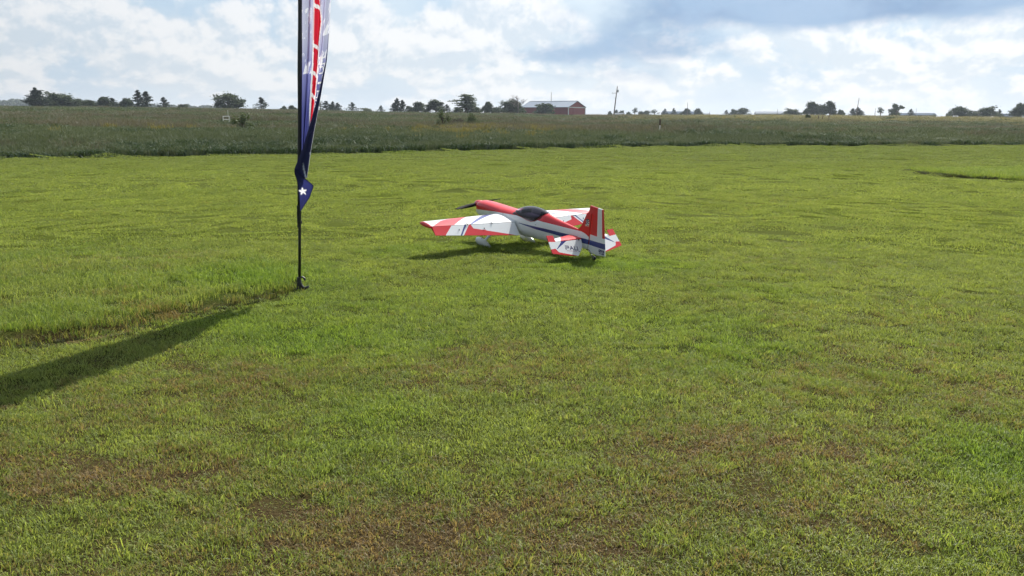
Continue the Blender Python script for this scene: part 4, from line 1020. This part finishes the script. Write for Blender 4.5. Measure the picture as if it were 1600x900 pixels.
def los_ground(px, py, r0=30.0, lift=0.0):
    """first point of the ground met by the line of sight through a picture position"""
    d = ray(px, py); k = math.hypot(d.x, d.y); r = r0
    while r < 2500:
        p = d*(r/k)
        if CAM_H+p.z <= hz(p.x, p.y)+lift: return r, p
        r += max(.5, r*.01)
    return r, d*(r/k)
def plant(name, kind, px, w_px, top, r, label, cat, group=None, base=None, lean=0.0):
    """plant a tree whose outline spans w_px of the picture and whose top is seen at row `top`, standing r metres away"""
    a = az_of(px, top); x, y = r*math.sin(a), r*math.cos(a); z = hz(x, y)
    d = ray(px, top); zt = CAM_H+d.z*r/math.hypot(d.x, d.y); H = max(.4, zt-z)
    crown, trunk = KIND[kind]; root = empty(name, (x, y, z), random.uniform(0, 6.28), label, cat, group)
    xs = np.empty(len(crown.vertices)*3, np.float32); crown.vertices.foreach_get('co', xs); half = np.percentile(np.abs(xs[0::3]), 97)
    wd = w_px*r/FPX/2/half; root.scale = (wd, wd, H/float(np.percentile(xs[2::3], 99.3)))
    if lean: root.rotation_euler = (0, lean, 0)
    for nm, me in (('trunk', trunk), ('crown', crown)):
        o = bpy.data.objects.new(nm, me); COL.objects.link(o); o.parent = root
    return root
G1, G2, G3 = 'trees along the skyline left of the barn', 'trees along the skyline right of the barn', 'bushes growing in the meadow'
TREES = [
 ('cedar_tree', 'multi2', 55, 32, 138, 330, 'tall ragged dark cedar at the left end of the leftmost tree clump', G1),
 ('broadleaf_tree', 'broad3', 88, 44, 145, 335, 'wide rounded dark tree touching the ragged cedar at far left', G1),
 ('broadleaf_tree', 'broad1', 122, 22, 155, 345, 'low rounded scrub tree just right of the leftmost clump', G1),
 ('broadleaf_tree', 'bush1', 138, 26, 157, 350, 'low flat scrubby tree between two rounded trees at left', G1),
 ('broadleaf_tree', 'broad2', 160, 22, 152, 340, 'rounded dark tree with a notch of sky, left of the twin cedars', G1),
 ('cedar_tree', 'cedar2', 174, 20, 153, 342, 'squat dark cedar sloping down to the right beside the notched tree', G1),
 ('broadleaf_tree', 'broad0', 197, 18, 154, 350, 'small dark tree tucked against the left side of the twin cedars', G1),
 ('cedar_tree', 'cedar1', 214, 20, 141, 320, 'taller left one of the pointed twin cedars', G1),
 ('cedar_tree', 'cedar3', 227, 22, 143, 322, 'slightly shorter right one of the pointed twin cedars', G1),
 ('cedar_tree', 'cedar0', 255, 16, 152, 330, 'small solitary cedar standing right of the twin cedars', G1),
 ('bush', 'bush0', 286, 14, 163, 420, 'tiny low bush on the skyline between small cedar and round tree', G1),
 ('broadleaf_tree', 'broad1', 357, 38, 147, 300, 'big round leafy tree standing alone above the white frame', G1),
 ('cedar_tree', 'cedar2', 407, 19, 152, 320, 'solitary cone shaped cedar between the round tree and the banner', G1),
 ('bush', 'bush2', 443, 8, 166, 430, 'tiny bush on the skyline left of the banner pole', G1),
 ('broadleaf_tree', 'broad2', 457, 12, 165, 400, 'small round tree just left of the banner pole', G1),
 ('broadleaf_tree', 'bare', 500, 12, 154, 330, 'thin wispy tree peeking out right of the banner', G1),
 ('cedar_tree', 'cedar0', 509, 17, 158, 325, 'dark cedar just right of the banner, left of a pair', G1),
 ('cedar_tree', 'multi', 521, 20, 159, 335, 'broad dark cedar, right one of the pair beside the banner', G1),
 ('cedar_tree', 'cedar4', 550, 18, 160, 330, 'pointed cedar with wide skirt, second group right of the banner', G1),
 ('bush', 'palebush', 571, 22, 169, 400, 'low pale scrub trailing right of the wide skirted cedar', G1),
 ('cedar_tree', 'cedar4', 595, 13, 165, 360, 'small squat cedar standing by itself in the gap left of centre', G1),
 ('cedar_tree', 'multi', 622, 22, 154, 315, 'tall many topped dark cedar near the picture centre left', G1),
 ('broadleaf_tree', 'bush1', 640, 16, 166, 350, 'low dark bush at the foot of the many topped cedar', G1),
 ('broadleaf_tree', 'broad0', 654, 18, 160, 335, 'rounded dark tree right of the many topped cedar', G1),
 ('broadleaf_tree', 'broad4', 681, 25, 157, 320, 'dome shaped dark tree with a flared base left of the pale tree', G1),
 ('cedar_tree', 'cedar3', 698, 13, 163, 330, 'narrow little cedar between dome shaped tree and pale tree', G1),
 ('broadleaf_tree', 'layered', 727, 36, 148, 305, 'pale grey green tree with flat layered branches', G1),
 ('bush', 'bush0', 716, 18, 168, 318, 'dark bush under the left side of the pale layered tree', G1),
 ('bush', 'bush2', 738, 24, 167, 312, 'grey green bush under the right side of the pale layered tree', G1),
 ('broadleaf_tree', 'broad2', 761, 17, 160, 330, 'small tree with a knobbly top right of the pale layered tree', G1),
 ('broadleaf_tree', 'bush1', 776, 18, 168, 340, 'low dark bush right of the knobbly topped tree', G1),
 ('broadleaf_tree', 'broad3', 796, 34, 157, 335, 'wide dark clump of tree left of the barn', G1),
 ('broadleaf_tree', 'broad0', 808, 20, 160, 350, 'dark tree touching the left end of the barn', G1),
 ('dead_tree', 'bare', 809, 24, 149, 330, 'bare branched tree rising above the clump beside the barn', G1),
 ('bush', 'bush0', 852, 26, 162, 372, 'round green bush in front of the red barn wall', G1),
 ('broadleaf_tree', 'broad2', 953, 7, 174, 620, 'tiny round tree left of the leaning utility pole', G2),
 ('broadleaf_tree', 'broad0', 963, 6, 172, 640, 'tiny tree behind the leaning utility pole', G2),
 ('broadleaf_tree', 'broad4', 971, 8, 173, 640, 'tiny round tree right of the leaning utility pole', G2),
 ('bush', 'bush2', 983, 7, 175, 600, 'tiny bush starting the row right of the utility pole', G2),
 ('broadleaf_tree', 'sparse', 992, 11, 168, 560, 'small thin feathery tree in the row right of the utility pole', G2),
 ('bush', 'bush0', 1001, 8, 174, 600, 'tiny dark bush right of the feathery tree', G2),
 ('broadleaf_tree', 'broad1', 1010, 11, 173, 600, 'small flat topped tree two right of the feathery tree', G2),
 ('broadleaf_tree', 'sparse', 1023, 14, 171, 580, 'thin spreading small tree left of the long dark roof', G2),
 ('cedar_tree', 'cedar0', 1039, 8, 170, 560, 'small pointed cedar in front of the left end of the long dark roof', G2),
 ('cedar_tree', 'cedar1', 1053, 9, 169, 560, 'small pointed cedar in front of the middle of the long dark roof', G2),
 ('broadleaf_tree', 'broad2', 1072, 13, 170, 560, 'small rounded tree at the foot of the short thin pole', G2),
 ('broadleaf_tree', 'broad0', 1091, 12, 170, 560, 'small rounded tree right of the short thin pole', G2),
 ('cedar_tree', 'cedar4', 1135, 11, 172, 540, 'small squat cedar at the left of the middle group on the right', G2),
 ('broadleaf_tree', 'broad4', 1146, 9, 171, 545, 'small round headed tree next to the squat cedar', G2),
 ('broadleaf_tree', 'broad1', 1160, 18, 169, 530, 'larger round topped tree right of the squat cedar', G2),
 ('broadleaf_tree', 'broad3', 1237, 22, 170, 480, 'low dark humped tree right of the long white roofed building', G2),
 ('broadleaf_tree', 'broad0', 1269, 20, 160, 420, 'tall rounded tree, left of the three tall trees on the right', G2),
 ('broadleaf_tree', 'broad4', 1284, 12, 164, 425, 'narrow tree between the two tall trees on the right', G2),
 ('broadleaf_tree', 'broad2', 1298, 18, 159, 420, 'tallest tree of the three tall trees on the right', G2),
 ('bush', 'bush2', 1314, 10, 172, 450, 'small round bush right of the three tall trees', G2),
 ('cedar_tree', 'multi', 1339, 19, 168, 430, 'dark pointed cedar at the foot of the tall thin pole', G2),
 ('broadleaf_tree', 'sparse', 1377, 12, 167, 430, 'small open crowned tree with see through branches on the right', G2),
 ('broadleaf_tree', 'bush1', 1397, 21, 171, 430, 'wide low tree under the wind swept one on the right', G2),
 ('broadleaf_tree', 'leaning', 1402, 14, 162, 425, 'wind swept leaning tree rising above a wide low tree', G2),
 ('cedar_tree', 'cedar3', 1424, 9, 170, 450, 'small pointed tree in front of the low grey roof on the right', G2),
 ('bush', 'palebush', 1459, 10, 179, 460, 'tiny bush at the right end of the low grey roof', G2),
 ('bush', 'broad4', 1484, 6, 174, 440, 'tiny upright bush in the gap left of the right hand trees', G2),
 ('broadleaf_tree', 'broad1', 1501, 22, 167, 400, 'rounded tree, first of the larger trees near the right edge', G2),
 ('broadleaf_tree', 'bush0', 1519, 13, 173, 410, 'small dark bush right of the first larger tree near right edge', G2),
 ('broadleaf_tree', 'broad3', 1545, 28, 167, 400, 'wide rounded dark tree, second of the larger trees near right edge', G2),
 ('cedar_tree', 'cedar4', 1562, 12, 171, 405, 'small pointed tree joined to the wide tree near the right edge', G2),
 ('broadleaf_tree', 'broad0', 1597, 20, 162, 390, 'tree cut off by the right edge of the picture', G2),
]
for nm, kd, px, w, top, r, lab, grp in TREES: plant(nm, kd, px, w, top, r, lab, 'bush' if nm == 'bush' else 'tree', grp)
FIELD_BUSHES = [('bush', 'sapling', 378, 36, 176, 203, 'leafy green bush beside the white frame in the meadow'), ('bush', 'sapling', 692, 26, 172, 200, 'young forked green sapling in the meadow below the dome shaped tree'),
                ('bush', 'fieldbush', 737, 16, 177, 197, 'dense green bush in the meadow below the pale layered tree'), ('bush', 'purplebush', 715, 26, 185, 196, 'low purplish brown weeds left of the dense green bush'),
                ('bush', 'bush0', 1262, 8, 179, 186, 'small green bush on the crest left of the three posts'), ('bush', 'fieldbush', 1560, 30, 200, 210, 'low dark weeds in the meadow near the right edge')]
for nm, kd, px, w, top, bot, lab in FIELD_BUSHES:
    r, p = los_ground(px, bot if bot > 180 else 190, 30, .25); plant(nm, kd, px, w, top, r, lab, 'bush', G3)
# distant wood beyond the fields at the left, one unbroken blue-green mass
def far_wood():
    g = random.Random(91); pts = []
    for px in np.arange(-120, 365, .55):
        top = np.interp(px, [-120, 0, 40, 100, 180, 270, 330, 365], [150, 156, 155.5, 156, 161, 164, 166, 169])+1.3*math.sin(px*.21)+.9*math.sin(px*.57+1)
        r = 1500+60*math.sin(px*.05)+g.uniform(-30, 30); a = az_of(px, 160); z0 = hz(r*math.sin(a), r*math.cos(a)); d = ray(px, top+g.uniform(0, 1.2)); zt = CAM_H+d.z*r/math.hypot(d.x, d.y)
        for k in range(26):
            h = z0+(zt-z0)*g.random(); q = r+g.uniform(-12, 12); aa = a+g.gauss(0, .0006); pts.append(Vector((q*math.sin(aa), q*math.cos(aa), h)))
    me = leaf_mesh('distant_wood', pts, 1.7, 'leaf_dark', g); o = bpy.data.objects.new('distant_wood', me); COL.objects.link(o)
    tag(o, 'long low distant wood on the horizon at the left', 'wood', kind='stuff')
far_wood()

# ------------------------------------------------------------------ buildings
def make_barn():
    r = 392.0; a = az_of(888, 178); near = Vector((r*math.sin(a), r*math.cos(a), 0)); z = hz(near.x, near.y)-.3
    L, Wd, eave, ridge = 27.0, 13.0, 4.3, 6.95
    vd = Vector((math.sin(a), math.cos(a), 0)); rv = Vector((vd.y, -vd.x, 0)); al = R(36)
    ux = (-rv*math.cos(al)+vd*math.sin(al)); uy = (rv*math.sin(al)+vd*math.cos(al))   # along the long side (left, away), along the gable (right, away)
    root = empty('barn', (near.x, near.y, z), label='long red metal barn with pale grey roof and white trim', cat='barn')
    root.rotation_euler = (0, 0, math.atan2(ux.y, ux.x))           # local x: away along the long wall; local y follows
    sy = 1 if uy.dot(Vector((-ux.y, ux.x, 0))) > 0 else -1
    def P(x, y, zz): return (x, sy*y, zz)
    def prism(name, mt, pts, parent=root): m = MB(); m.add(pts, [(0, 1, 2, 3), (7, 6, 5, 4), (0, 4, 5, 1), (1, 5, 6, 2), (2, 6, 7, 3), (3, 7, 4, 0)]); return m.build(name, mt, parent)
    def bx(name, mt, x0, x1, y0, y1, z0, z1, parent=root): m = MB(); m.box(P((x0+x1)/2, (y0+y1)/2, (z0+z1)/2), (abs(x1-x0), abs(y1-y0), abs(z1-z0))); return m.build(name, mt, parent)
    bx('wall', 'barn_siding', 0, L, 0, .12, 0, eave); bx('wall', 'barn_siding', 0, L, Wd-.12, Wd, 0, eave)
    for x0, x1 in ((0, .12), (L-.12, L)):
        m = MB(); m.add([P(x0, .12, 0), P(x0, Wd-.12, 0), P(x0, Wd-.12, eave), P(x0, Wd/2, ridge-.1), P(x0, .12, eave), P(x1, .12, 0), P(x1, Wd-.12, 0), P(x1, Wd-.12, eave), P(x1, Wd/2, ridge-.1), P(x1, .12, eave)],
                        [(0, 1, 2, 3, 4), (9, 8, 7, 6, 5), (0, 5, 6, 1), (1, 6, 7, 2), (2, 7, 8, 3), (3, 8, 9, 4), (4, 9, 5, 0)]); m.build('gable_wall', 'barn_siding_end', root)
    for s0, s1 in ((-.45, Wd/2), (Wd+.45, Wd/2)):
        e0 = eave-.45*(ridge-eave)/(Wd/2); t = .12
        prism('roof', 'barn_roof', [P(-.5, s0, e0), P(L+.5, s0, e0), P(L+.5, s1, ridge), P(-.5, s1, ridge), P(-.5, s0, e0+t), P(L+.5, s0, e0+t), P(L+.5, s1, ridge+t), P(-.5, s1, ridge+t)])
    bx('ridge_cap', 'galvanised', -.55, L+.55, Wd/2-.25, Wd/2+.25, ridge+.10, ridge+.18)
    for x, y in ((-.06, -.06), (-.06, Wd+.06), (L+.06, -.06)): bx('corner_trim', 'trim_white', x-.16, x+.16, y-.16, y+.16, 0, eave-.05)
    bx('band_trim', 'trim_white', -.10, -.02, 0.1, Wd-.1, eave-.28, eave+.02)
    d = bx('sliding_door', 'barn_siding_end', -.20, -.11, Wd*.28, Wd*.70, 0, eave-.45); bx('rail', 'trim_white', -.24, -.205, Wd*.26, Wd*.98, eave-.44, eave-.36, d)
    for x in (6, 13, 20): bx('wall_panel_joint', 'barn_red', x-.05, x+.05, -.03, -.005, 0, eave-.1)
    return root
make_barn()
def shed(name, px, w_px, top, r, wall, roof, label, cat='building', wins=2):
    a = az_of(px, top); x, y = r*math.sin(a), r*math.cos(a); z = hz(x, y)-.2; d = ray(px, top); H = CAM_H+d.z*r/math.hypot(d.x, d.y)-z; Wd = w_px*r/FPX; dp = min(14, Wd*.5); ev = H*.55
    root = empty(name, (x, y, z), -a+R(6), label, cat)
    m = MB(); m.box((0, 0, ev/2), (Wd, dp, ev)); w = m.build('wall', wall, root)
    for s_ in (1, -1):
        m = MB(); y0 = s_*(dp/2+.4); t = .15
        m.add([(-Wd/2-.4, y0, ev-.1), (Wd/2+.4, y0, ev-.1), (Wd/2-.1, 0, H-.15), (-Wd/2+.1, 0, H-.15), (-Wd/2-.4, y0, ev+t-.1), (Wd/2+.4, y0, ev+t-.1), (Wd/2-.1, 0, H), (-Wd/2+.1, 0, H)], [(0, 1, 2, 3), (7, 6, 5, 4), (0, 4, 5, 1), (1, 5, 6, 2), (2, 6, 7, 3), (3, 7, 4, 0)]); m.build('roof', roof, root)
    for s_ in (1, -1):
        m = MB(); X = s_*(Wd/2-.05); m.add([(X, -dp/2, ev), (X, dp/2, ev), (X, 0, H-.2), (X-s_*.2, -dp/2, ev), (X-s_*.2, dp/2, ev), (X-s_*.2, 0, H-.2)], [(0, 1, 2), (5, 4, 3), (0, 3, 4, 1), (1, 4, 5, 2), (2, 5, 3, 0)]); m.build('gable', wall, root)
    for k in range(wins):
        X = -Wd/2+Wd*(k+.7)/(wins+.4); m = MB(); m.box((X, -dp/2-.03, ev*.58), (Wd*.05, .06, ev*.34)); wn = m.build('window', 'trim_white', root); m = MB(); m.box((X, -dp/2-.075, ev*.58), (Wd*.04, .03, ev*.28)); m.build('pane', 'glass_dark', wn)
    m = MB(); m.box((Wd*.12, -dp/2-.04, ev*.4), (Wd*.05, .06, ev*.78)); m.build('door', 'roof_grey', root)
    return root
shed('farm_building', 1211, 56, 174.2, 760, 'wall_pale', 'wall_pale', 'long white roofed building behind the low humped tree on the right', wins=4)
shed('farm_building', 1062, 52, 174.0, 640, 'wall_pale', 'roof_grey', 'long low building with dark grey roof behind small cedars', wins=4)
shed('farm_building', 1430, 50, 176.6, 620, 'wall_pale', 'roof_grey', 'long low building with grey roof behind small pointed tree on right', wins=4)
shed('farm_building', 968, 14, 176.6, 600, 'wall_pale', 'wall_pale', 'small white roofed shed at the foot of the leaning utility pole', wins=1)
shed('farm_building', 1247, 12, 175.4, 700, 'wall_pale', 'wall_pale', 'small pale shed right of the long white roofed building', wins=1)
shed('house', 1578, 24, 177.6, 640, 'wall_pale', 'roof_grey', 'low pale house between the trees near the right edge', 'house', wins=2)
shed('house', 1101, 16, 177.0, 700, 'wall_pale', 'wall_pale', 'small pale house right of the short thin pole', 'house', wins=1)

# ------------------------------------------------------------------ poles, posts and the white frame
def stick(name, px0, y_top, r, rad, label, cat, lean_px=0.0, material='pole_wood', extras=None, foot_y=None):
    a = az_of(px0, y_top); x, y = r*math.sin(a), r*math.cos(a); z = hz(x, y); d = ray(px0, y_top); H = CAM_H+d.z*r/math.hypot(d.x, d.y)-z
    root = empty(name, (x, y, z), -a, label, cat); lx = lean_px*r/FPX
    m = MB(); m.tube([(0, 0, -.3), (lx*.5, 0, H*.5), (lx, 0, H)], [rad, rad*.85, rad*.65], 8); m.build('shaft', material, root, smooth=True)
    if extras: extras(root, H, lx)
    return root
def util_extras(root, H, lx):
    def at(f): return lx*f
    m = MB(); m.tube([(at(.84)+.45, -.1, H*.80), (at(.84)+.45, -.1, H*.88)], .30, 12); m.box((at(.84)+.2, -.1, H*.84), (.3, .1, .1)); m.build('transformer', 'galvanised', root)
    m = MB(); m.box((at(.77)-.9, 0, H*.77), (1.6, .10, .10)); m.build('bracket_arm', 'pole_wood', root)
    for q in (-1.6, -.5):
        m = MB(); m.tube([(at(.77)+q, 0, H*.775), (at(.77)+q, 0, H*.80)], .09, 8); m.build('insulator', 'galvanised', root)
    m = MB(); m.tube([(at(.97), -.06, H*.96), (at(1), -.02, H*1.02)], .07, 8); m.build('insulator', 'galvanised', root)
    m = MB(); m.box((at(.6)-.22, -.05, H*.60), (.3, .25, .5)); m.build('meter_box', 'galvanised', root)
stick('utility_pole', 960, 135, 340, .24, 'tall leaning wooden utility pole with transformer right of the barn', 'pole', 4.5, extras=util_extras)
stick('thin_pole', 861.5, 144, 430, .16, 'thin straight pole rising behind the barn roof', 'pole')
stick('thin_pole', 1074.5, 160, 520, .16, 'short thin pole above small trees right of the utility pole', 'pole')
stick('thin_pole', 1340, 153, 420, .17, 'tall thin leaning pole above the dark pointed cedar on the right', 'pole', 2.0)
stick('thin_pole', 1108.5, 173.5, 520, .14, 'tiny pole stub right of the small pale house', 'pole')
stick('thin_pole', 1215, 170, 620, .16, 'short pole with a knob above the long white roofed building', 'pole')
stick('thin_pole', 1368, 169, 460, .13, 'short thin pole left of the open crowned tree', 'pole')
stick('thin_pole', 1432, 168.5, 560, .10, 'fine thin pole behind the low grey roof on the right', 'pole')
stick('thin_pole', 1586, 168, 520, .11, 'fine thin leaning pole near the right edge', 'pole', 2.0)
def cap_dark(root, H, lx):
    m = MB(); m.tube([(lx, 0, H*.60), (lx, 0, H*.99), (lx, 0, H*1.02)], [.075, .075, .02], 8); m.build('cap', 'post_wood', root)
def field_stick(name, px, top, bot, rad, label, mt, extras=None, lean=0.0):
    r, p = los_ground(px, bot, 30, .35); return stick(name, px, top, r, rad, label, 'post', lean, mt, extras)
field_stick('marker_post', 1031.5, 186, 204, .060, 'white marker post with dark top standing in the meadow', 'plastic_white', cap_dark)
field_stick('fence_post', 1279, 180.5, 187, .10, 'leftmost of three dark wooden posts on the meadow crest', 'post_wood')
field_stick('fence_post', 1284.5, 179.8, 186, .09, 'middle leaning post of three dark posts on the meadow crest', 'post_wood', lean=1.6)
field_stick('fence_post', 1295.5, 180, 187, .10, 'rightmost of three dark wooden posts on the meadow crest', 'post_wood')
def white_frame():
    r, p = los_ground(354, 193, 30, .3); a = az_of(354, 190); x, y = r*math.sin(a), r*math.cos(a); z = hz(x, y); s_ = r/FPX
    root = empty('white_frame', (x, y, z), -a, 'white open frame like a chair back standing in the meadow', 'frame')
    def zz(py): d = ray(354, py); return CAM_H+d.z*r/math.hypot(d.x, d.y)-z
    rad = .030
    for X in (-4.6, 4.2):
        m = MB(); m.tube([(X*s_*1.0+(.5*s_ if X > 0 else 0), .0, -.05), (X*s_, .0, zz(181.5))], rad, 8); m.build('upright', 'plastic_white', root)
    for py in (181.8, 186.6, 190.6):
        m = MB(); m.tube([(-4.6*s_, .0, zz(py)), (4.2*s_, .0, zz(py))], rad*.95, 8); m.build('rail', 'plastic_white', root)
    m = MB(); m.tube([(-4.6*s_, 0, zz(189)), (-4.0*s_, .4, -.02)], rad*.8, 8); m.build('brace', 'plastic_white', root)
    m = MB(); m.tube([(3.2*s_, .03, zz(189)), (2.4*s_, .03, zz(172))], rad*.45, 6); m.build('rod', 'plastic_white', root)
white_frame()
# pale stones and dry cuttings at the edge of the mown lawn
def edge_heap(px, py, w, label):
    r, p = los_ground(px, py, 25); g = random.Random(int(px)); V = []; m = MB()
    for k in range(70):
        x, y = g.gauss(0, w), g.gauss(0, w*.35); h = g.uniform(.02, .16)*math.exp(-(x/w)**2); d = Vector((g.gauss(0, 1), g.gauss(0, 1), g.gauss(0, .35))).normalized()*.14
        m.tube([Vector((x, y, h))-d, Vector((x, y, h+.03)), Vector((x, y, h))+d], [.006, .012, .004], 5)
    o = m.build('cuttings_heap', 'dead_wood'); o.location = (p.x, p.y, 0); tag(o, label, 'heap', kind='stuff')
edge_heap(553, 238.5, .55, 'heap of dry grass cuttings at the far lawn edge right of the banner'); edge_heap(500, 238.5, .45, 'small heap of cuttings at the far lawn edge beside the banner')

# ------------------------------------------------------------------ air
def haze():
    m = MB(); m.box((0, 800, 15.5), (5200, 3600, 45)); o = m.build('haze', 'gap_dark'); o.data.materials.clear()
    mt = bpy.data.materials.new('haze_air'); mt.use_nodes = True; t = NT(mt.node_tree); t.n.clear(); out = t.node('ShaderNodeOutputMaterial'); v = t.node('ShaderNodeVolumePrincipled')
    v.inputs['Color'].default_value = (.72, .82, .95, 1); v.inputs['Density'].default_value = .00017; v.inputs['Anisotropy'].default_value = .35
    t.l.new(v.outputs[0], out.inputs['Volume']); o.data.materials.append(mt); tag(o, 'thin pale summer haze over the fields', 'haze', kind='stuff')
HAZE = True
if HAZE: haze()
